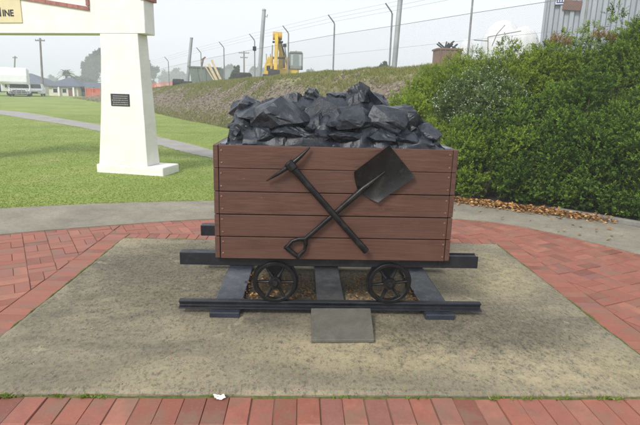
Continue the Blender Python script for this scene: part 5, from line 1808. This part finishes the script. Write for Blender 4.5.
# ------------------------------------------------------------------ trees in the haze
def tree(name, label, base, lobes, n, Lf, mat='far_leaf', trunk_r=.45, group='hazy trees in the distance'):
    base = Vector(base)
    root = thing(name, label, 'tree', base, group)
    Cs = np.array([c for c, r_ in lobes]); Rs = np.array([r_ for c, r_ in lobes])
    cc, cr = [], []
    for c, r_ in zip(Cs, Rs):
        for k in range(14):
            d = unit(RNG.normal(size=3)); cc.append(c+d*r_*RNG.uniform(.4, .95)); cr.append(r_*RNG.uniform(.2, .42))
    cc, cr = np.array(cc), np.array(cr)
    w = cr**2; w /= w.sum()
    idx = RNG.choice(len(cr), n, p=w)
    P = cc[idx] + unit(RNG.normal(size=(n, 3)))*(cr[idx]*RNG.random(n)**.4)[:, None]
    P = P[P[:, 2] > base.z+.05]
    n = len(P)
    V, F, T = leaf_quads(P, RNG.normal(size=(n, 3)), RNG.normal(size=(n, 3))+np.array([0, 0, .6]), Lf*RNG.uniform(.6, 1.3, n), Lf*.6, .15)
    np_mesh('crown', V, F, mat, root, {'rnd': T}, origin=base)
    mb = MB()
    top = Vector(Cs.mean(0))
    mb.tube([base-Vector((0, 0, .3)), base.lerp(top, .5)+Vector((.1, 0, 0)), top], [trunk_r, trunk_r*.7, trunk_r*.3], 8)
    for c in Cs:
        mb.tube([base.lerp(top, .45), base.lerp(Vector(c), .75), Vector(c)], [trunk_r*.5, trunk_r*.35, trunk_r*.12], 6)
    mb.build('trunk', 'bark', root)
def lobe(px, py, Y, rpx):
    return (np.array(at_y(px, py, Y)), rpx*Y/FPX)
def tb(px, Y, z=None):
    return (at_y(px, 95, Y).x, Y, zl(Y) if z is None else z)
tree('tall_tree', 'tall hazy tree behind the white pillar', tb(118, 210), [lobe(94, 66, 210, 8), lobe(90, 78, 210, 8), lobe(104, 60, 210, 10), lobe(120, 56, 210, 12), lobe(138, 62, 210, 12), lobe(148, 70, 210, 9), lobe(150, 82, 210, 8), lobe(120, 78, 210, 14), lobe(97, 54, 210, 6), lobe(90, 62, 210, 7), lobe(88, 72, 210, 7), lobe(95, 76, 210, 9)], 34000, .85)
tree('bushy_tree', 'round hazy bush behind the cottage roof', tb(76, 170), [lobe(76, 82, 170, 6), lobe(84, 83, 170, 6), lobe(68, 84, 170, 5), lobe(92, 84, 170, 6)], 6000, .6)
tree('round_shrub', 'rounded grey-green shrub right of the green skip', tb(236, 55, 2.0), [lobe(236, 76, 55, 6), lobe(232, 80, 55, 5), lobe(240, 80, 55, 5), lobe(236, 70, 55, 4)], 6000, .16, trunk_r=.08)
tree('round_shrub', 'faint rounded shrub beside the thick steel pole', tb(383, 48, 2.6), [lobe(383, 70, 48, 7), lobe(377, 73, 48, 5), lobe(389, 72, 48, 5)], 5000, .15, trunk_r=.08)
for (px, py, Y, r_, lab) in ((262, 72, 170, 9, 'very faint tree mass behind the pale grey pole'), (228, 74, 165, 8, 'very faint tree left of the distant power pole'), (312, 76, 160, 6, 'very faint tree right of the excavator cab'), (328, 77, 150, 5, 'very faint bush behind the dark log'),
                         (20, 84, 150, 9, 'very faint tree behind the motorhome'), (-12, 82, 140, 12, 'faint tree at the left picture edge'), (50, 84, 160, 9, 'very faint tree behind the cottage, left side'), (205, 76, 170, 9, 'very faint tree behind the green skip'), (172, 76, 180, 10, 'very faint tree behind the orange netting'), (283, 74, 185, 9, 'very faint tree behind the excavator')):
    tree('distant_tree', lab, tb(px, Y*1.9, .6), [lobe(px, py, Y*1.9, r_), lobe(px-r_*.8, py+3, Y*1.9, r_*.7), lobe(px+r_*.9, py+3, Y*1.9, r_*.7)], 3500, 1.4)
# palm
pb_ = Vector(tb(66, 130)); ptp = at_y(66.5, 74.5, 130)
palm = thing('palm_tree', 'hazy palm tree rising above the cottage roof', 'tree', pb_, 'hazy trees in the distance')
MB().tube([pb_-Vector((0, 0, .2)), pb_.lerp(ptp, .5)+Vector((.1, 0, 0)), ptp], [.38, .3, .26], 9).build('trunk', 'bark', palm)
Vp, Fp, Tp = [], [], []
cnt = 0
for k in range(34):
    a = RNG.uniform(0, 6.28); el = RNG.uniform(-.1, 1.2); ln = RNG.uniform(2.2, 3.1)
    d = np.array([math.cos(a)*math.cos(el), math.sin(a)*math.cos(el), math.sin(el)])
    s = unit(np.cross(d, [0, 0, 1.0]))
    for q in np.linspace(.15, 1, 18):
        p = np.array(ptp)+d*ln*q+np.array([0, 0, -.55*ln*q*q])
        for sg_ in (-1, 1):
            V, F, T = leaf_quads(p[None], (s*sg_+d*.5-np.array([0, 0, .35]))[None], np.array([[0, 0, 1.0]]), np.array([.62*(1.1-.6*q)]), np.array([.10]))
            Vp.append(V); Fp.append(F+cnt); Tp.append(T); cnt += 4
np_mesh('fronds', np.concatenate(Vp), np.concatenate(Fp), 'far_leaf', palm, {'rnd': np.concatenate(Tp)}, origin=tuple(pb_))

# ------------------------------------------------------------------ haze
hz_m = bpy.data.materials.new('haze'); hz_m.use_nodes = True
nt = hz_m.node_tree
for n_ in list(nt.nodes):
    nt.nodes.remove(n_)
ho = nt.nodes.new('ShaderNodeOutputMaterial')
pv = nt.nodes.new('ShaderNodeVolumePrincipled')
pv.inputs['Color'].default_value = (.86, .90, .97, 1)
pv.inputs['Density'].default_value = .0026
nt.links.new(pv.outputs[0], ho.inputs['Volume'])
MATS['haze'] = hz_m
o = MB().box(-395, 395, -58, 595, -1.2, 13.0).build('haze', 'haze', None)
tag(o, 'pale morning haze over the whole place', 'haze', kind='stuff')
